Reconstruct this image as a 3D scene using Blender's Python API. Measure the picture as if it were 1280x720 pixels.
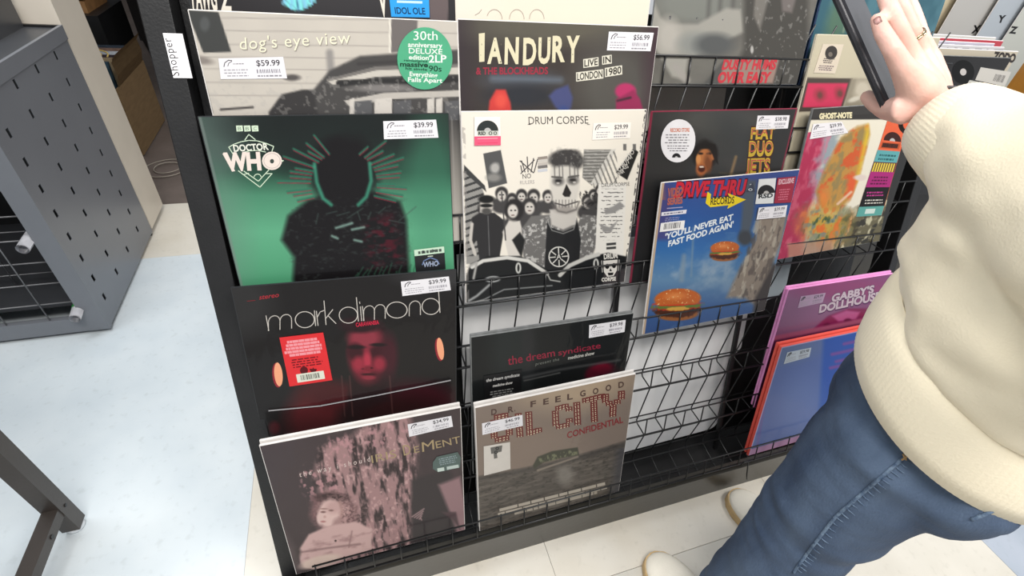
import bpy, bmesh, math, random
import numpy as np
from mathutils import Vector, Matrix, Euler
from mathutils.bvhtree import BVHTree
random.seed(7); rng = np.random.RandomState(11)
scn = bpy.context.scene; COL = scn.collection
for _o in list(bpy.data.objects): bpy.data.objects.remove(_o)

# ------------------------------------------------------------------ camera, light, exposure
CAM_POS = Vector((0.17990748, -0.42111308, 1.09897464))
CAM_ROT = Euler((0.883878908, -0.100107689, -0.307875962), 'XYZ')
FPX = 594.954267
cam_data = bpy.data.cameras.new('camera'); cam_data.sensor_width = 36.0
cam_data.lens = FPX * 36.0 / 1280.0; cam_data.clip_start = 0.02
cam = bpy.data.objects.new('camera', cam_data); cam.location = CAM_POS; cam.rotation_euler = CAM_ROT
COL.objects.link(cam); scn.camera = cam
world = bpy.data.worlds.new('world'); scn.world = world; world.use_nodes = True
world.node_tree.nodes['Background'].inputs[0].default_value = (0.93, 0.96, 1.0, 1)
world.node_tree.nodes['Background'].inputs[1].default_value = 0.62
def area_light(name, loc, target, sx, sy, power, col=(1, 0.97, 0.93)):
    l = bpy.data.lights.new(name, 'AREA'); l.shape = 'RECTANGLE'; l.size = sx; l.size_y = sy; l.energy = power; l.color = col
    o = bpy.data.objects.new(name, l); o.location = loc
    o.rotation_euler = (Vector(target) - Vector(loc)).to_track_quat('-Z', 'Y').to_euler(); COL.objects.link(o); return o
area_light('ceiling_panel_light', (0.1, -1.0, 2.75), (0.3, -0.4, 0), 1.5, 0.6, 62)
area_light('ceiling_panel_light', (-0.7, 0.8, 2.8), (-0.6, 0.7, 0), 1.3, 0.6, 40, (0.93, 0.97, 1))
area_light('ceiling_panel_light', (1.7, -0.9, 2.75), (1.3, -0.5, 0), 1.3, 0.6, 62)
scn.view_settings.view_transform = 'Standard'; scn.view_settings.look = 'None'
scn.view_settings.gamma = 1.0; scn.view_settings.use_curve_mapping = False
scn.view_settings.exposure = -0.08

# ------------------------------------------------------------------ helpers
T = 0.32903307106869056
ST, CT = math.sin(T), math.cos(T)
RC = CAM_ROT.to_matrix()
def rk(x, s, n=0.0):                       # point on the sloping rack: x along it, s up the slope, n out of it
    return Vector((x, s * ST - n * CT, s * CT + n * ST + 0.10))
def ray(px, py): return RC @ Vector(((px - 640) / FPX, (360 - py) / FPX, -1))
def at(px, py, d): return CAM_POS + ray(px, py) * d
def proj(p):
    q = RC.transposed() @ (Vector(p) - CAM_POS); return 640 + FPX * q.x / -q.z, 360 - FPX * q.y / -q.z
def lin(c):
    c = np.asarray(c, float) / 255.0
    return np.where(c <= 0.04045, c / 12.92, ((c + 0.055) / 1.055) ** 2.4)
def tag(o, label=None, cat=None, group=None, kind=None):
    if label: o['label'] = label
    if cat: o['category'] = cat
    if group: o['group'] = group
    if kind: o['kind'] = kind
    return o
def link(name, me, mats=None, parent=None, mw=None):
    o = bpy.data.objects.new(name, me); COL.objects.link(o)
    if mats is not None:
        for m in (mats if isinstance(mats, (list, tuple)) else [mats]): me.materials.append(m)
    if parent is not None: o.parent = parent
    if mw is not None: o.matrix_world = mw
    return o
def empty(name, loc=(0, 0, 0)):
    o = bpy.data.objects.new(name, None); o.location = loc; o.empty_display_size = 0.05; COL.objects.link(o); return o
def obj(name, bm, mats, parent=None, smooth=False, bevel=0, seg=2):
    """bm is in world coordinates; with a parent the mesh is re-expressed in the parent's frame"""
    if bevel: bmesh.ops.bevel(bm, geom=[e for e in bm.edges if len(e.link_faces) == 2 and e.calc_face_angle(0) > 0.6], offset=bevel, segments=seg, affect='EDGES', profile=0.5)
    if parent is not None:
        m = parent_world(parent)
        bm.transform(m.inverted())
    me = bpy.data.meshes.new(name); bm.to_mesh(me); bm.free()
    if smooth:
        for p in me.polygons: p.use_smooth = True
    return link(name, me, mats, parent)
def parent_world(o):
    m = o.matrix_basis.copy()
    while o.parent: o = o.parent; m = o.matrix_basis @ m
    return m
def box(bm, lo, hi, M=None, mi=0):
    vs = [bm.verts.new(((lo[0], hi[0])[i & 1], (lo[1], hi[1])[(i >> 1) & 1], (lo[2], hi[2])[(i >> 2) & 1])) for i in range(8)]
    if M is not None:
        for v in vs: v.co = M @ v.co
    for f in ((0, 2, 3, 1), (4, 5, 7, 6), (0, 1, 5, 4), (2, 6, 7, 3), (0, 4, 6, 2), (1, 3, 7, 5)):
        bm.faces.new([vs[i] for i in f]).material_index = mi
def bar(bm, a, b, w, h, up=(0, 0, 1), mi=0):
    a, b = Vector(a), Vector(b); d = (b - a); L = d.length; d.normalize(); up = Vector(up)
    s = d.cross(up).normalized(); u = s.cross(d)
    M = Matrix((s, d, u)).transposed().to_4x4(); M.translation = a
    box(bm, (-w / 2, 0, -h / 2), (w / 2, L, h / 2), M, mi)
def tube(bm, pts, radii, seg=10, up=None, cap=True, mi=0):
    """tapered tube; radii: number or (across, along up) per point; rounded ends"""
    pts = [Vector(p) for p in pts]
    if not hasattr(radii, '__len__'): radii = [radii] * len(pts)
    radii = [r if hasattr(r, '__len__') else (r, r) for r in radii]
    if cap:
        d0 = (pts[0] - pts[1]).normalized(); d1 = (pts[-1] - pts[-2]).normalized()
        r0, r1 = min(radii[0]), min(radii[-1]); P = []; R = []
        for k in (0.98, 0.75, 0.4): P.append(pts[0] + d0 * r0 * k); R.append(tuple(q * math.sqrt(1 - k * k) for q in radii[0]))
        P += pts; R += radii
        for k in (0.4, 0.75, 0.98): P.append(pts[-1] + d1 * r1 * k); R.append(tuple(q * math.sqrt(1 - k * k) for q in radii[-1]))
        pts, radii = P, R
    prev = None; rings = []
    ref = Vector(up) if up is not None else None
    for i, p in enumerate(pts):
        d = (pts[min(i + 1, len(pts) - 1)] - pts[max(i - 1, 0)]).normalized()
        if ref is None:
            ref = Vector((0, 0, 1)) if abs(d.z) < 0.9 else Vector((1, 0, 0))
        r_ = ref if up is not None or prev is None else prev
        s = d.cross(r_)
        if s.length < 1e-5: s = d.cross(Vector((0.3, 0.9, 0.2)))
        s.normalize(); u = s.cross(d); prev = u
        ra, rb = radii[i]
        rings.append([bm.verts.new(p + s * ra * math.cos(2 * math.pi * k / seg) + u * rb * math.sin(2 * math.pi * k / seg)) for k in range(seg)])
    for a, b in zip(rings, rings[1:]):
        for k in range(seg): bm.faces.new((a[k], a[(k + 1) % seg], b[(k + 1) % seg], b[k])).material_index = mi
    bm.faces.new(rings[0][::-1]).material_index = mi; bm.faces.new(rings[-1]).material_index = mi
def wire(name, pts, r, m, parent, seg=6):
    bm = bmesh.new(); tube(bm, pts, r, seg, cap=False); return obj(name, bm, m, parent, smooth=True)
def loft(bm, rings, close=True):
    R = [[bm.verts.new(p) for p in r] for r in rings]; n = len(R[0])
    for a, b in zip(R, R[1:]):
        for k in range(n): bm.faces.new((a[k], a[(k + 1) % n], b[(k + 1) % n], b[k]))
    if close: bm.faces.new(R[0][::-1]); bm.faces.new(R[-1])
def ering(c, rx, ry, n=28, p=2.0, rot=0.0, tilt=(0, 0)):
    out = []
    for k in range(n):
        a = 2 * math.pi * k / n; ca, sa = math.cos(a), math.sin(a)
        x = rx * math.copysign(abs(ca) ** (2 / p), ca); y = ry * math.copysign(abs(sa) ** (2 / p), sa)
        X = x * math.cos(rot) - y * math.sin(rot); Y = x * math.sin(rot) + y * math.cos(rot)
        out.append(Vector((c[0] + X, c[1] + Y, c[2] + X * tilt[0] + Y * tilt[1])))
    return out
def remesh(name, bm, vox, smooth, mats, parent, disp=None):
    me = bpy.data.meshes.new('tmp'); bmesh.ops.recalc_face_normals(bm, faces=bm.faces[:]); bm.to_mesh(me); bm.free()
    o = bpy.data.objects.new('tmp', me); COL.objects.link(o)
    md = o.modifiers.new('r', 'REMESH'); md.mode = 'VOXEL'; md.voxel_size = vox
    ms = o.modifiers.new('s', 'SMOOTH'); ms.iterations = smooth; ms.factor = 0.5
    dg = bpy.context.evaluated_depsgraph_get(); dg.update()
    m2 = bpy.data.meshes.new_from_object(o.evaluated_get(dg)); bpy.data.objects.remove(o); bpy.data.meshes.remove(me)
    n = len(m2.vertices); co = np.empty(n * 3); m2.vertices.foreach_get('co', co); co = co.reshape(-1, 3)
    if disp:
        no = np.empty(n * 3); m2.vertices.foreach_get('normal', no); no = no.reshape(-1, 3)
        co = co + no * disp(co)[:, None]
    if parent: co = co - np.array(parent.location)
    m2.vertices.foreach_set('co', co.ravel()); m2.update(); m2.name = name; m2.materials.clear()
    m2.polygons.foreach_set('use_smooth', np.ones(len(m2.polygons), bool))
    return link(name, m2, mats, parent)

# value noise in numpy
_tab = rng.rand(64, 64, 64)
def vnoise3(P):
    I = np.floor(P).astype(int); F = P - I; F = F * F * (3 - 2 * F); r = 0
    for dx in (0, 1):
        for dy in (0, 1):
            for dz in (0, 1):
                w = (F[:, 0] if dx else 1 - F[:, 0]) * (F[:, 1] if dy else 1 - F[:, 1]) * (F[:, 2] if dz else 1 - F[:, 2])
                r = r + w * _tab[(I[:, 0] + dx) % 64, (I[:, 1] + dy) % 64, (I[:, 2] + dz) % 64]
    return r
def fbm3(P, o=4):
    r = 0; a = 0.5; t = 0
    for i in range(o): r = r + a * vnoise3(P * 2 ** i + 7.3 * i); t += a; a *= 0.5
    return r / t

# ------------------------------------------------------------------ materials
def mat(name, c, rough=0.5, metal=0.0, spec=0.5, var=0.0, scale=30.0, bump=0.0, bscale=60.0, coat=0.0, c2=None, vscale=(1, 1, 1), detail=4, sheen=0, alpha=1, trans=0):
    m = bpy.data.materials.new(name); m.use_nodes = True; nt = m.node_tree; b = nt.nodes['Principled BSDF']
    col = tuple(lin(c)) + (1,)
    b.inputs['Roughness'].default_value = rough; b.inputs['Metallic'].default_value = metal
    b.inputs['Specular IOR Level'].default_value = spec; b.inputs['Coat Weight'].default_value = coat; b.inputs['Coat Roughness'].default_value = 0.12
    if sheen: b.inputs['Sheen Weight'].default_value = sheen
    if alpha < 1: b.inputs['Alpha'].default_value = alpha
    if trans: b.inputs['Transmission Weight'].default_value = trans
    tc = nt.nodes.new('ShaderNodeTexCoord'); mp = nt.nodes.new('ShaderNodeMapping'); mp.inputs['Scale'].default_value = vscale
    nt.links.new(tc.outputs['Object'], mp.inputs[0])
    n = nt.nodes.new('ShaderNodeTexNoise'); n.inputs['Scale'].default_value = scale; n.inputs['Detail'].default_value = detail
    nt.links.new(mp.outputs[0], n.inputs['Vector'])
    cr = nt.nodes.new('ShaderNodeValToRGB'); k = var
    cc2 = tuple(lin(c2)) + (1,) if c2 is not None else tuple(min(1, x * (1 + k)) for x in col[:3]) + (1,)
    cc1 = col if c2 is not None else tuple(x * (1 - k) for x in col[:3]) + (1,)
    cr.color_ramp.elements[0].position = 0.3; cr.color_ramp.elements[1].position = 0.7
    cr.color_ramp.elements[0].color = cc1; cr.color_ramp.elements[1].color = cc2
    nt.links.new(n.outputs['Fac'], cr.inputs[0]); nt.links.new(cr.outputs[0], b.inputs['Base Color'])
    if bump:
        n2 = nt.nodes.new('ShaderNodeTexNoise'); n2.inputs['Scale'].default_value = bscale; n2.inputs['Detail'].default_value = 5
        nt.links.new(mp.outputs[0], n2.inputs['Vector'])
        bp = nt.nodes.new('ShaderNodeBump'); bp.inputs['Strength'].default_value = bump; bp.inputs['Distance'].default_value = 0.004
        nt.links.new(n2.outputs['Fac'], bp.inputs['Height']); nt.links.new(bp.outputs[0], b.inputs['Normal'])
    return m
def print_mat(name, coat, rough, bump):
    m = bpy.data.materials.new(name); m.use_nodes = True; nt = m.node_tree; b = nt.nodes['Principled BSDF']
    a = nt.nodes.new('ShaderNodeAttribute'); a.attribute_name = 'Col'; nt.links.new(a.outputs['Color'], b.inputs['Base Color'])
    b.inputs['Roughness'].default_value = rough; b.inputs['Specular IOR Level'].default_value = 0.18
    b.inputs['Coat Weight'].default_value = coat; b.inputs['Coat Roughness'].default_value = 0.06
    if bump:                                # wrinkled shrink wrap over the print
        tc = nt.nodes.new('ShaderNodeTexCoord'); mp = nt.nodes.new('ShaderNodeMapping'); mp.inputs['Scale'].default_value = (2.2, 0.8, 1)
        n = nt.nodes.new('ShaderNodeTexNoise'); n.inputs['Scale'].default_value = 9; n.inputs['Detail'].default_value = 3; n.inputs['Distortion'].default_value = 0.6
        bp = nt.nodes.new('ShaderNodeBump'); bp.inputs['Strength'].default_value = bump; bp.inputs['Distance'].default_value = 0.006
        nt.links.new(tc.outputs['Object'], mp.inputs[0]); nt.links.new(mp.outputs[0], n.inputs['Vector'])
        nt.links.new(n.outputs['Fac'], bp.inputs['Height']); nt.links.new(bp.outputs[0], b.inputs['Coat Normal'])
    return m
M_print = print_mat('wrapped_cover_print', 0.2, 0.4, 0.35)
M_ink = print_mat('sticker_ink', 0.0, 0.45, 0)
M_black = mat('black_powder_coat', (22, 22, 23), 0.42, 0, 0.5, 0.25, 20, 0.1, 300)
M_wire = mat('black_wire', (20, 20, 21), 0.35, 0, 0.5, 0.2, 60)
M_kick = mat('dark_kick_board', (46, 44, 39), 0.32, 0, 0.5, 0.12, 6, 0.05, 90)
M_steel = mat('grey_painted_steel', (122, 125, 131), 0.36, 0.25, 0.5, 0.05, 4, 0.03, 220)
M_steel_dark = mat('dark_grey_steel', (74, 76, 80), 0.38, 0.3, 0.5, 0.08, 6)
M_leg = mat('dark_bronze_steel', (66, 60, 56), 0.42, 0.2, 0.5, 0.12, 12, 0.05, 150)
M_beige = mat('beige_enamel', (205, 196, 182), 0.4, 0, 0.5, 0.06, 5, 0.06, 35)
M_edge = mat('sleeve_card_edge', (212, 208, 204), 0.45, 0, 0.4, 0.05, 40)
M_white = mat('white_label_paper', (232, 230, 232), 0.45, 0, 0.4, 0.02, 40)
M_film = mat('shrink_wrap_seam', (190, 190, 196), 0.12, 0, 0.8, 0.1, 60, 0.3, 200)

# ------------------------------------------------------------------ the setting
def floor_mat(name, c1, c2, rough=0.32):
    m = mat(name, c1, rough, 0, 0.5, 0, 7, 0.06, 25, c2=c2, detail=8)
    nt = m.node_tree; b = nt.nodes['Principled BSDF']
    n = nt.nodes.new('ShaderNodeTexNoise'); n.inputs['Scale'].default_value = 55; n.inputs['Detail'].default_value = 6
    cr = nt.nodes.new('ShaderNodeValToRGB'); cr.color_ramp.elements[0].position = 0.28; cr.color_ramp.elements[1].position = 0.42
    cr.color_ramp.elements[0].color = (0.72, 0.72, 0.7, 1); cr.color_ramp.elements[1].color = (1, 1, 1, 1)
    tc = nt.nodes.new('ShaderNodeTexCoord'); nt.links.new(tc.outputs['Object'], n.inputs['Vector']); nt.links.new(n.outputs['Fac'], cr.inputs[0])
    mx = nt.nodes.new('ShaderNodeMixRGB'); mx.blend_type = 'MULTIPLY'; mx.inputs[0].default_value = 0.35
    src = b.inputs['Base Color'].links[0].from_socket
    nt.links.new(src, mx.inputs[1]); nt.links.new(cr.outputs[0], mx.inputs[2]); nt.links.new(mx.outputs[0], b.inputs['Base Color'])
    return m
M_blue_tile = floor_mat('pale_blue_vinyl_tile', (198, 207, 212), (211, 218, 221))
M_cream_tile = floor_mat('cream_vinyl_tile', (205, 198, 184), (216, 211, 200))
M_cold_tile = floor_mat('white_vinyl_tile', (192, 188, 177), (204, 200, 190))
M_slate_tile = floor_mat('slate_blue_vinyl_tile', (150, 160, 172), (164, 172, 184))
M_brown = mat('brown_concrete', (98, 88, 82), 0.5, 0, 0.4, 0, 9, 0.2, 60, c2=(112, 101, 95), detail=8)
bm = bmesh.new(); box(bm, (-3.2, -2.2, -0.06), (4.2, 6.2, -0.004))
floor = tag(obj('floor', bm, M_brown), kind='structure')
# vinyl tiles, 0.61 m, laid with a fine joint; cream strip around the rack, pale blue in the aisle
X0 = -0.117; TS = 0.61; XL = [X0 + TS * k for k in range(-5, 7)]; YL = [1.605, 1.225] + [1.225 - 0.455 * k for k in range(1, 8)]
def tile(x0, x1, y0, y1, m, g=0.0005):
    bm = bmesh.new(); box(bm, (x0 + g, y0 + g, -0.004), (x1 - g, y1 - g, 0.0)); obj('floor_tile', bm, m, floor)
for i in range(len(XL) - 1):
    x0, x1 = XL[i], XL[i + 1]
    tile(x0, x1, 1.225, 1.605, M_cream_tile)
    if x1 <= X0 + 1e-6:
        for y0, y1 in ((0.615, 1.225), (0.005, 0.615), (-0.605, 0.005), (-1.215, -0.605), (-1.825, -1.215)): tile(x0, x1, y0, y1, M_blue_tile, 0)
    else:
        tile(x0, x1, -0.14, 1.225, M_cream_tile)
        if x0 < 1.5:
            for y0, y1 in ((-0.75, -0.14), (-1.36, -0.75), (-1.97, -1.36)):
                if x0 > 1.0:
                    tile(x0, 1.545, y0, y1, M_cold_tile)
                else: tile(x0, x1, y0, y1, M_cold_tile)
            if x0 > 1.0:
                for y0, y1 in ((-0.75, -0.14), (-1.36, -0.75)): tile(1.545, x1, y0, y1, M_slate_tile)
        else:
            for y0, y1 in ((-0.75, -0.14), (-1.36, -0.75), (-1.97, -1.36)): tile(x0, x1, y0, y1, M_slate_tile)
M_wall = mat('dark_store_wall', (44, 42, 42), 0.7, 0, 0.3, 0.2, 3)
for nm, lo, hi in (('wall_back', (-3.2, 6.1, 0), (4.2, 6.2, 3.0)), ('wall_left', (-3.3, -2.2, 0), (-3.2, 6.2, 3.0))):
    bm = bmesh.new(); box(bm, lo, hi); tag(obj(nm, bm, M_wall), kind='structure')

# ------------------------------------------------------------------ the record rack
rack = tag(empty('record_rack', rk(0.65, 0.0, -0.05)), 'black wire record display rack leaning back on a dark kick board', 'display rack')
FS = [0.012, 0.118, 0.241, 0.367, 0.486, 0.599, 0.716, 0.832]
XR0, XR1 = 0.046, 1.36
def rack_profile(nmax=len(FS)):
    p = []
    for k in range(len(FS)):
        s = FS[k]; f = 0.033 if k == 0 else -0.006; l = 0.033 if k == 0 else -0.0024
        p.append((k, s, f, l))
    return p
PW = rack_profile()
xs = [-0.011 + 0.0495 * k for k in range(1, 28)]
for x in xs:
    bm = bmesh.new()
    # back run of every tier, its floor and the upturned lip
    for k, s, f, l in PW:
        top = FS[k + 1] if k + 1 < len(FS) else s + 0.10
        tn = -0.006 if k + 1 < len(FS) else 0.0
        pts = [rk(x, top, tn), rk(x, s + 0.026, -0.037), rk(x, s + 0.017, -0.040), rk(x, s + 0.010, -0.037), rk(x, s + 0.001, f - 0.004), rk(x, s, f - 0.001), rk(x, s + 0.004, f + 0.0015), rk(x, s + 0.045, l)]
        if k == 0: pts = [rk(x, top, tn), rk(x, 0.045, -0.037), rk(x, 0.034, -0.04), rk(x, 0.02, -0.037), rk(x, -0.008, 0.012), rk(x, -0.012, 0.026), rk(x, 0.0, 0.033), rk(x, 0.043, 0.033)]
        tube(bm, pts, 0.0015, 6, cap=False)
    obj('vertical_wire', bm, M_wire, rack, smooth=True)
def hwire(s, n, r=0.0019, x0=XR0 - 0.012, x1=XR1): wire('cross_wire', [rk(x0, s, n), rk(x1, s, n)], r, M_wire, rack, 8)
for k, s, f, l in PW:
    hwire(s + 0.045 if k else 0.043, l + (0.0022 if k == 0 else 0.0), 0.0018)
    hwire(s if k else -0.004, f - 0.0005 if k else 0.030, 0.0024)
    hwire(s + 0.026 if k else 0.045, -0.0395, 0.0016)
hwire(-0.002, 0.005, 0.0018); hwire(0.02, -0.037, 0.0022)
def plank(name, s0, s1, x0, x1, n0, n1, m, parent=rack, bev=0.0012):
    bm = bmesh.new(); box(bm, (0, 0, 0), (1, 1, 1))
    for v in bm.verts: v.co = rk(x0 + (x1 - x0) * v.co.x, s0 + (s1 - s0) * v.co.y, n0 + (n1 - n0) * v.co.z)
    bmesh.ops.recalc_face_normals(bm, faces=bm.faces[:])
    return obj(name, bm, m, parent, bevel=bev)
plank('side_post', -0.06, 1.2, -0.026, 0.006, -0.05, -0.002, M_black)
plank('side_flange', -0.06, 1.2, 0.006, 0.036, -0.05, -0.044, M_black)
plank('side_post', -0.06, 0.80, 1.364, 1.388, -0.05, -0.006, M_black)
plank('back_panel', -0.02, 0.95, 0.0, 1.375, -0.105, -0.10, M_black)
plank('support_upright', -0.02, 1.2, 0.652, 0.662, -0.052, -0.044, M_black)
plank('support_upright', -0.02, 1.2, 0.978, 0.988, -0.052, -0.044, M_black)
bm = bmesh.new(); box(bm, (-0.03, -0.037, 0.0), (1.39, -0.017, 0.098)); obj('kick_board', bm, M_kick, rack, bevel=0.001)
bm = bmesh.new(); box(bm, (-0.03, -0.017, 0.0), (1.39, 0.36, 0.05)); obj('base_plinth', bm, M_black, rack, bevel=0.001)
# wire hook dangling under the lowest shelf
h = tag(empty('wire_hook', rk(0.99, -0.005, 0.033)), 'small black wire hook dangling under the lowest empty wire shelf', 'hook')
wire('hook_wire', [rk(0.985, -0.002, 0.036), rk(0.992, 0.012, 0.04), rk(0.999, 0.004, 0.042), rk(1.0, -0.03, 0.045), rk(1.002, -0.042, 0.046)], 0.0016, M_wire, h)

# white sheets of board standing behind the empty wire shelves
M_sheet = mat('white_sheet_board', (214, 214, 214), 0.28, 0, 0.5, 0, 3, 0.05, 8, c2=(226, 226, 226))
M_sheet_b = mat('grey_blue_sheet_board', (150, 160, 166), 0.3, 0, 0.5, 0.03, 3, 0.05, 8)
M_sheet_g = mat('warm_grey_sheet_board', (132, 126, 119), 0.4, 0, 0.4, 0.06, 4)
def sheet(x0, s0, x1, s1, n, m, rad, label, curve=0.0, slant=0.0):
    o = tag(empty('display_board', rk((x0 + x1) / 2, s0, n)), label, 'board')
    pts = [(x0, s0), (x1 - rad, s0 + slant)]
    for a in range(1, 6):
        t = -math.pi / 2 + a * math.pi / 12; pts.append((x1 - rad + rad * math.cos(t), s0 + slant + rad + rad * math.sin(t)))
    pts += [(x1, s1 - rad)]
    for a in range(1, 7):
        t = a * math.pi / 12; pts.append((x1 - rad + rad * math.cos(t), s1 - rad + rad * math.sin(t)))
    pts += [(x0, s1)]
    bm = bmesh.new(); A = [bm.verts.new(rk(x, s, n)) for x, s in pts]; B = [bm.verts.new(rk(x, s, n - 0.0025)) for x, s in pts]
    bm.faces.new(A); bm.faces.new(B[::-1])
    for i in range(len(A)): bm.faces.new((A[i], B[i], B[(i + 1) % len(A)], A[(i + 1) % len(A)]))
    obj('board_sheet', bm, m, o)
    return o
sheet(0.62, 0.285, 1.135, 0.60, -0.074, M_sheet_b, 0.04, 'grey-blue board with rounded corners behind the burger record, partly hidden', slant=0.085)
sheet(0.34, 0.245, 1.02, 0.56, -0.062, M_sheet, 0.02, 'large white board behind the wires just below the burger record')
sheet(0.36, 0.015, 1.00, 0.300, -0.068, M_sheet, 0.03, 'lower white board behind the wires beside the sepia desert record', slant=0.012)
sheet(0.60, 0.70, 0.87, 0.90, -0.07, M_sheet_g, 0.01, 'warm grey board behind the top wire shelf under the black-and-white photo record')

# ------------------------------------------------------------------ records: geometry, printing
GAIN = 0.71
def frame(t): return Vector((1, 0, 0)), Vector((0, math.sin(t), math.cos(t))), Vector((0, -math.cos(t), math.sin(t)))
class Rec:
    """a record in its sleeve; local frame: x right, y up, z out of the cover, origin at the lower left corner"""
    def __init__(s, x, sl, d, lean, yaw, roll, w, label, thick=0.0032, edge=None, group=None, name='vinyl_record', cat='record', h=None):
        U, S, N = frame(T + lean); Sd = -S * math.cos(roll) + U * math.sin(roll); Ud = U * math.cos(roll) + S * math.sin(roll)
        Ud = (Ud * math.cos(yaw) + N * math.sin(yaw)).normalized(); up = -Sd; nz = Ud.cross(up).normalized(); up = nz.cross(Ud)
        s.w = w; s.h = h or w; tl = rk(x, sl, d); o = tl - up * s.h
        s.setup(o, Ud, up, nz, label, thick, edge, group, name, cat)
    def setup(s, o, Ud, up, nz, label, thick, edge, group, name, cat):
        s.th = thick; s.O, s.U, s.V, s.N = o, Ud, up, nz
        M = Matrix((Ud, up, nz)).transposed().to_4x4(); M.translation = o
        s.root = bpy.data.objects.new(name, None); s.root.empty_display_size = 0.05; s.root.matrix_world = M; COL.objects.link(s.root)
        tag(s.root, label, cat, group)
        bm = bmesh.new(); box(bm, (0, 0, -thick), (s.w, s.h, 0)); bmesh.ops.bevel(bm, geom=bm.edges[:], offset=min(0.0008, thick / 3), segments=2, affect='EDGES')
        me = bpy.data.meshes.new('sleeve'); bm.to_mesh(me); bm.free(); link('sleeve', me, edge or M_edge, s.root)
        s.z = 0.0002
    def loc(s, px, py):
        d = ray(px, py); t = (s.O + s.N * s.z - CAM_POS).dot(s.N) / d.dot(s.N); q = CAM_POS + d * t - s.O
        return q.dot(s.U), q.dot(s.V)
    def paint(s, fn, N=200, v0=0.0, v1=1.0, margin=0.0012):
        """cover print as a fine grid with a colour per point; fn paints in the cover's own picture coordinates"""
        nv = max(8, int(N * (v1 - v0))); vs = list(np.linspace(v0, v1, nv))
        if v0 > 0: vs = [0] + vs
        if v1 < 1: vs = vs + [1]
        vs = np.array(vs); us = np.linspace(0, 1, N); g = margin
        Y = s.h - g - vs * (s.h - 2 * g); X = g + us * (s.w - 2 * g)
        gx, gy = np.meshgrid(X, Y); gx = gx.ravel(); gy = gy.ravel(); n = len(gx); m = len(Y)
        co = np.stack([gx, gy, np.full(n, 0.0002)], 1)
        W = np.array(s.O)[None] + gx[:, None] * np.array(s.U) + gy[:, None] * np.array(s.V) + 0.0002 * np.array(s.N)
        q = (W - np.array(CAM_POS)) @ np.array(RC); px = 640 + FPX * q[:, 0] / -q[:, 2]; py = 360 - FPX * q[:, 1] / -q[:, 2]
        cv = Canvas(px, py, gx / s.w, 1 - gy / s.h); fn(cv)
        col = np.ones((n, 4)); col[:, :3] = lin(np.clip(cv.C, 0, 255)) * GAIN
        i = np.arange((m - 1) * (N - 1)); r = i // (N - 1); c = i % (N - 1); a = r * N + c
        quads = np.stack([a, a + N, a + N + 1, a + 1], 1)
        me = bpy.data.meshes.new('cover_print'); me.vertices.add(n); me.vertices.foreach_set('co', co.ravel())
        me.loops.add(quads.size); me.loops.foreach_set('vertex_index', quads.ravel().astype(np.int32))
        me.polygons.add(len(quads)); me.polygons.foreach_set('loop_start', (np.arange(len(quads)) * 4).astype(np.int32))
        me.update(); at_ = me.color_attributes.new('Col', 'FLOAT_COLOR', 'POINT'); at_.data.foreach_set('color', col.ravel())
        link('cover_print', me, M_print, s.root); s.z = 0.0004
class Canvas:
    def __init__(s, X, Y, u, v): s.X, s.Y, s.u, s.v = X, Y, u, v; s.C = np.zeros((len(X), 3))
    def fill(s, c): s.C[:] = c
    def mix(s, a, c):
        a = np.clip(a, 0, 1)[:, None]; s.C = s.C * (1 - a) + np.asarray(c, float) * a
    def ramp(s, axis, stops):
        t = s.Y if axis == 'y' else s.X
        p = [q[0] for q in stops]; s.C = np.stack([np.interp(t, p, [q[1][k] for q in stops]) for k in range(3)], 1)
    def noise(s, sx, sy=None, seed=0, o=4): return fbm3(np.stack([s.u * sx + 31 + seed, s.v * (sy or sx) + 17, np.full(len(s.u), seed * 3.7 + 0.5)], 1), o)
    def ell(s, cx, cy, rx, ry, c, soft=0.15, rot=0, amt=1, wob=0, half=None):
        a = math.radians(rot); x = s.X - cx; y = s.Y - cy; X = x * math.cos(a) + y * math.sin(a); Y = -x * math.sin(a) + y * math.cos(a)
        d = np.sqrt((X / rx) ** 2 + (Y / ry) ** 2)
        if wob: d = d + wob * (s.noise(18, seed=int(cx) % 13) - 0.5)
        m = np.clip((1 - d) / soft + 0.5, 0, 1)
        if half == 'top': m = m * (Y < 0)
        s.mix(m * amt, c)
    def mask(s, P, soft=0.8):
        P = np.array(P, float); inside = np.zeros(len(s.X), bool); dm = np.full(len(s.X), 1e9)
        for (x0, y0), (x1, y1) in zip(P, np.roll(P, -1, 0)):
            cnd = ((y0 > s.Y) != (y1 > s.Y)); inside ^= cnd & (s.X < (x1 - x0) * (s.Y - y0) / (y1 - y0 + 1e-12) + x0)
            L = (x1 - x0) ** 2 + (y1 - y0) ** 2 + 1e-9; t = np.clip(((s.X - x0) * (x1 - x0) + (s.Y - y0) * (y1 - y0)) / L, 0, 1)
            dm = np.minimum(dm, np.hypot(s.X - x0 - t * (x1 - x0), s.Y - y0 - t * (y1 - y0)))
        return np.clip(np.where(inside, dm, -dm) / soft + 0.5, 0, 1)
    def poly(s, P, c, soft=1.0, amt=1): s.mix(s.mask(P, soft) * amt, c)
    def line(s, P, w, c, soft=1.0, amt=1):
        dm = np.full(len(s.X), 1e9)
        for (x0, y0), (x1, y1) in zip(P, P[1:]):
            L = (x1 - x0) ** 2 + (y1 - y0) ** 2 + 1e-9; t = np.clip(((s.X - x0) * (x1 - x0) + (s.Y - y0) * (y1 - y0)) / L, 0, 1)
            dm = np.minimum(dm, np.hypot(s.X - x0 - t * (x1 - x0), s.Y - y0 - t * (y1 - y0)))
        s.mix(np.clip((w / 2 - dm) / soft + 0.5, 0, 1) * amt, c)

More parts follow.
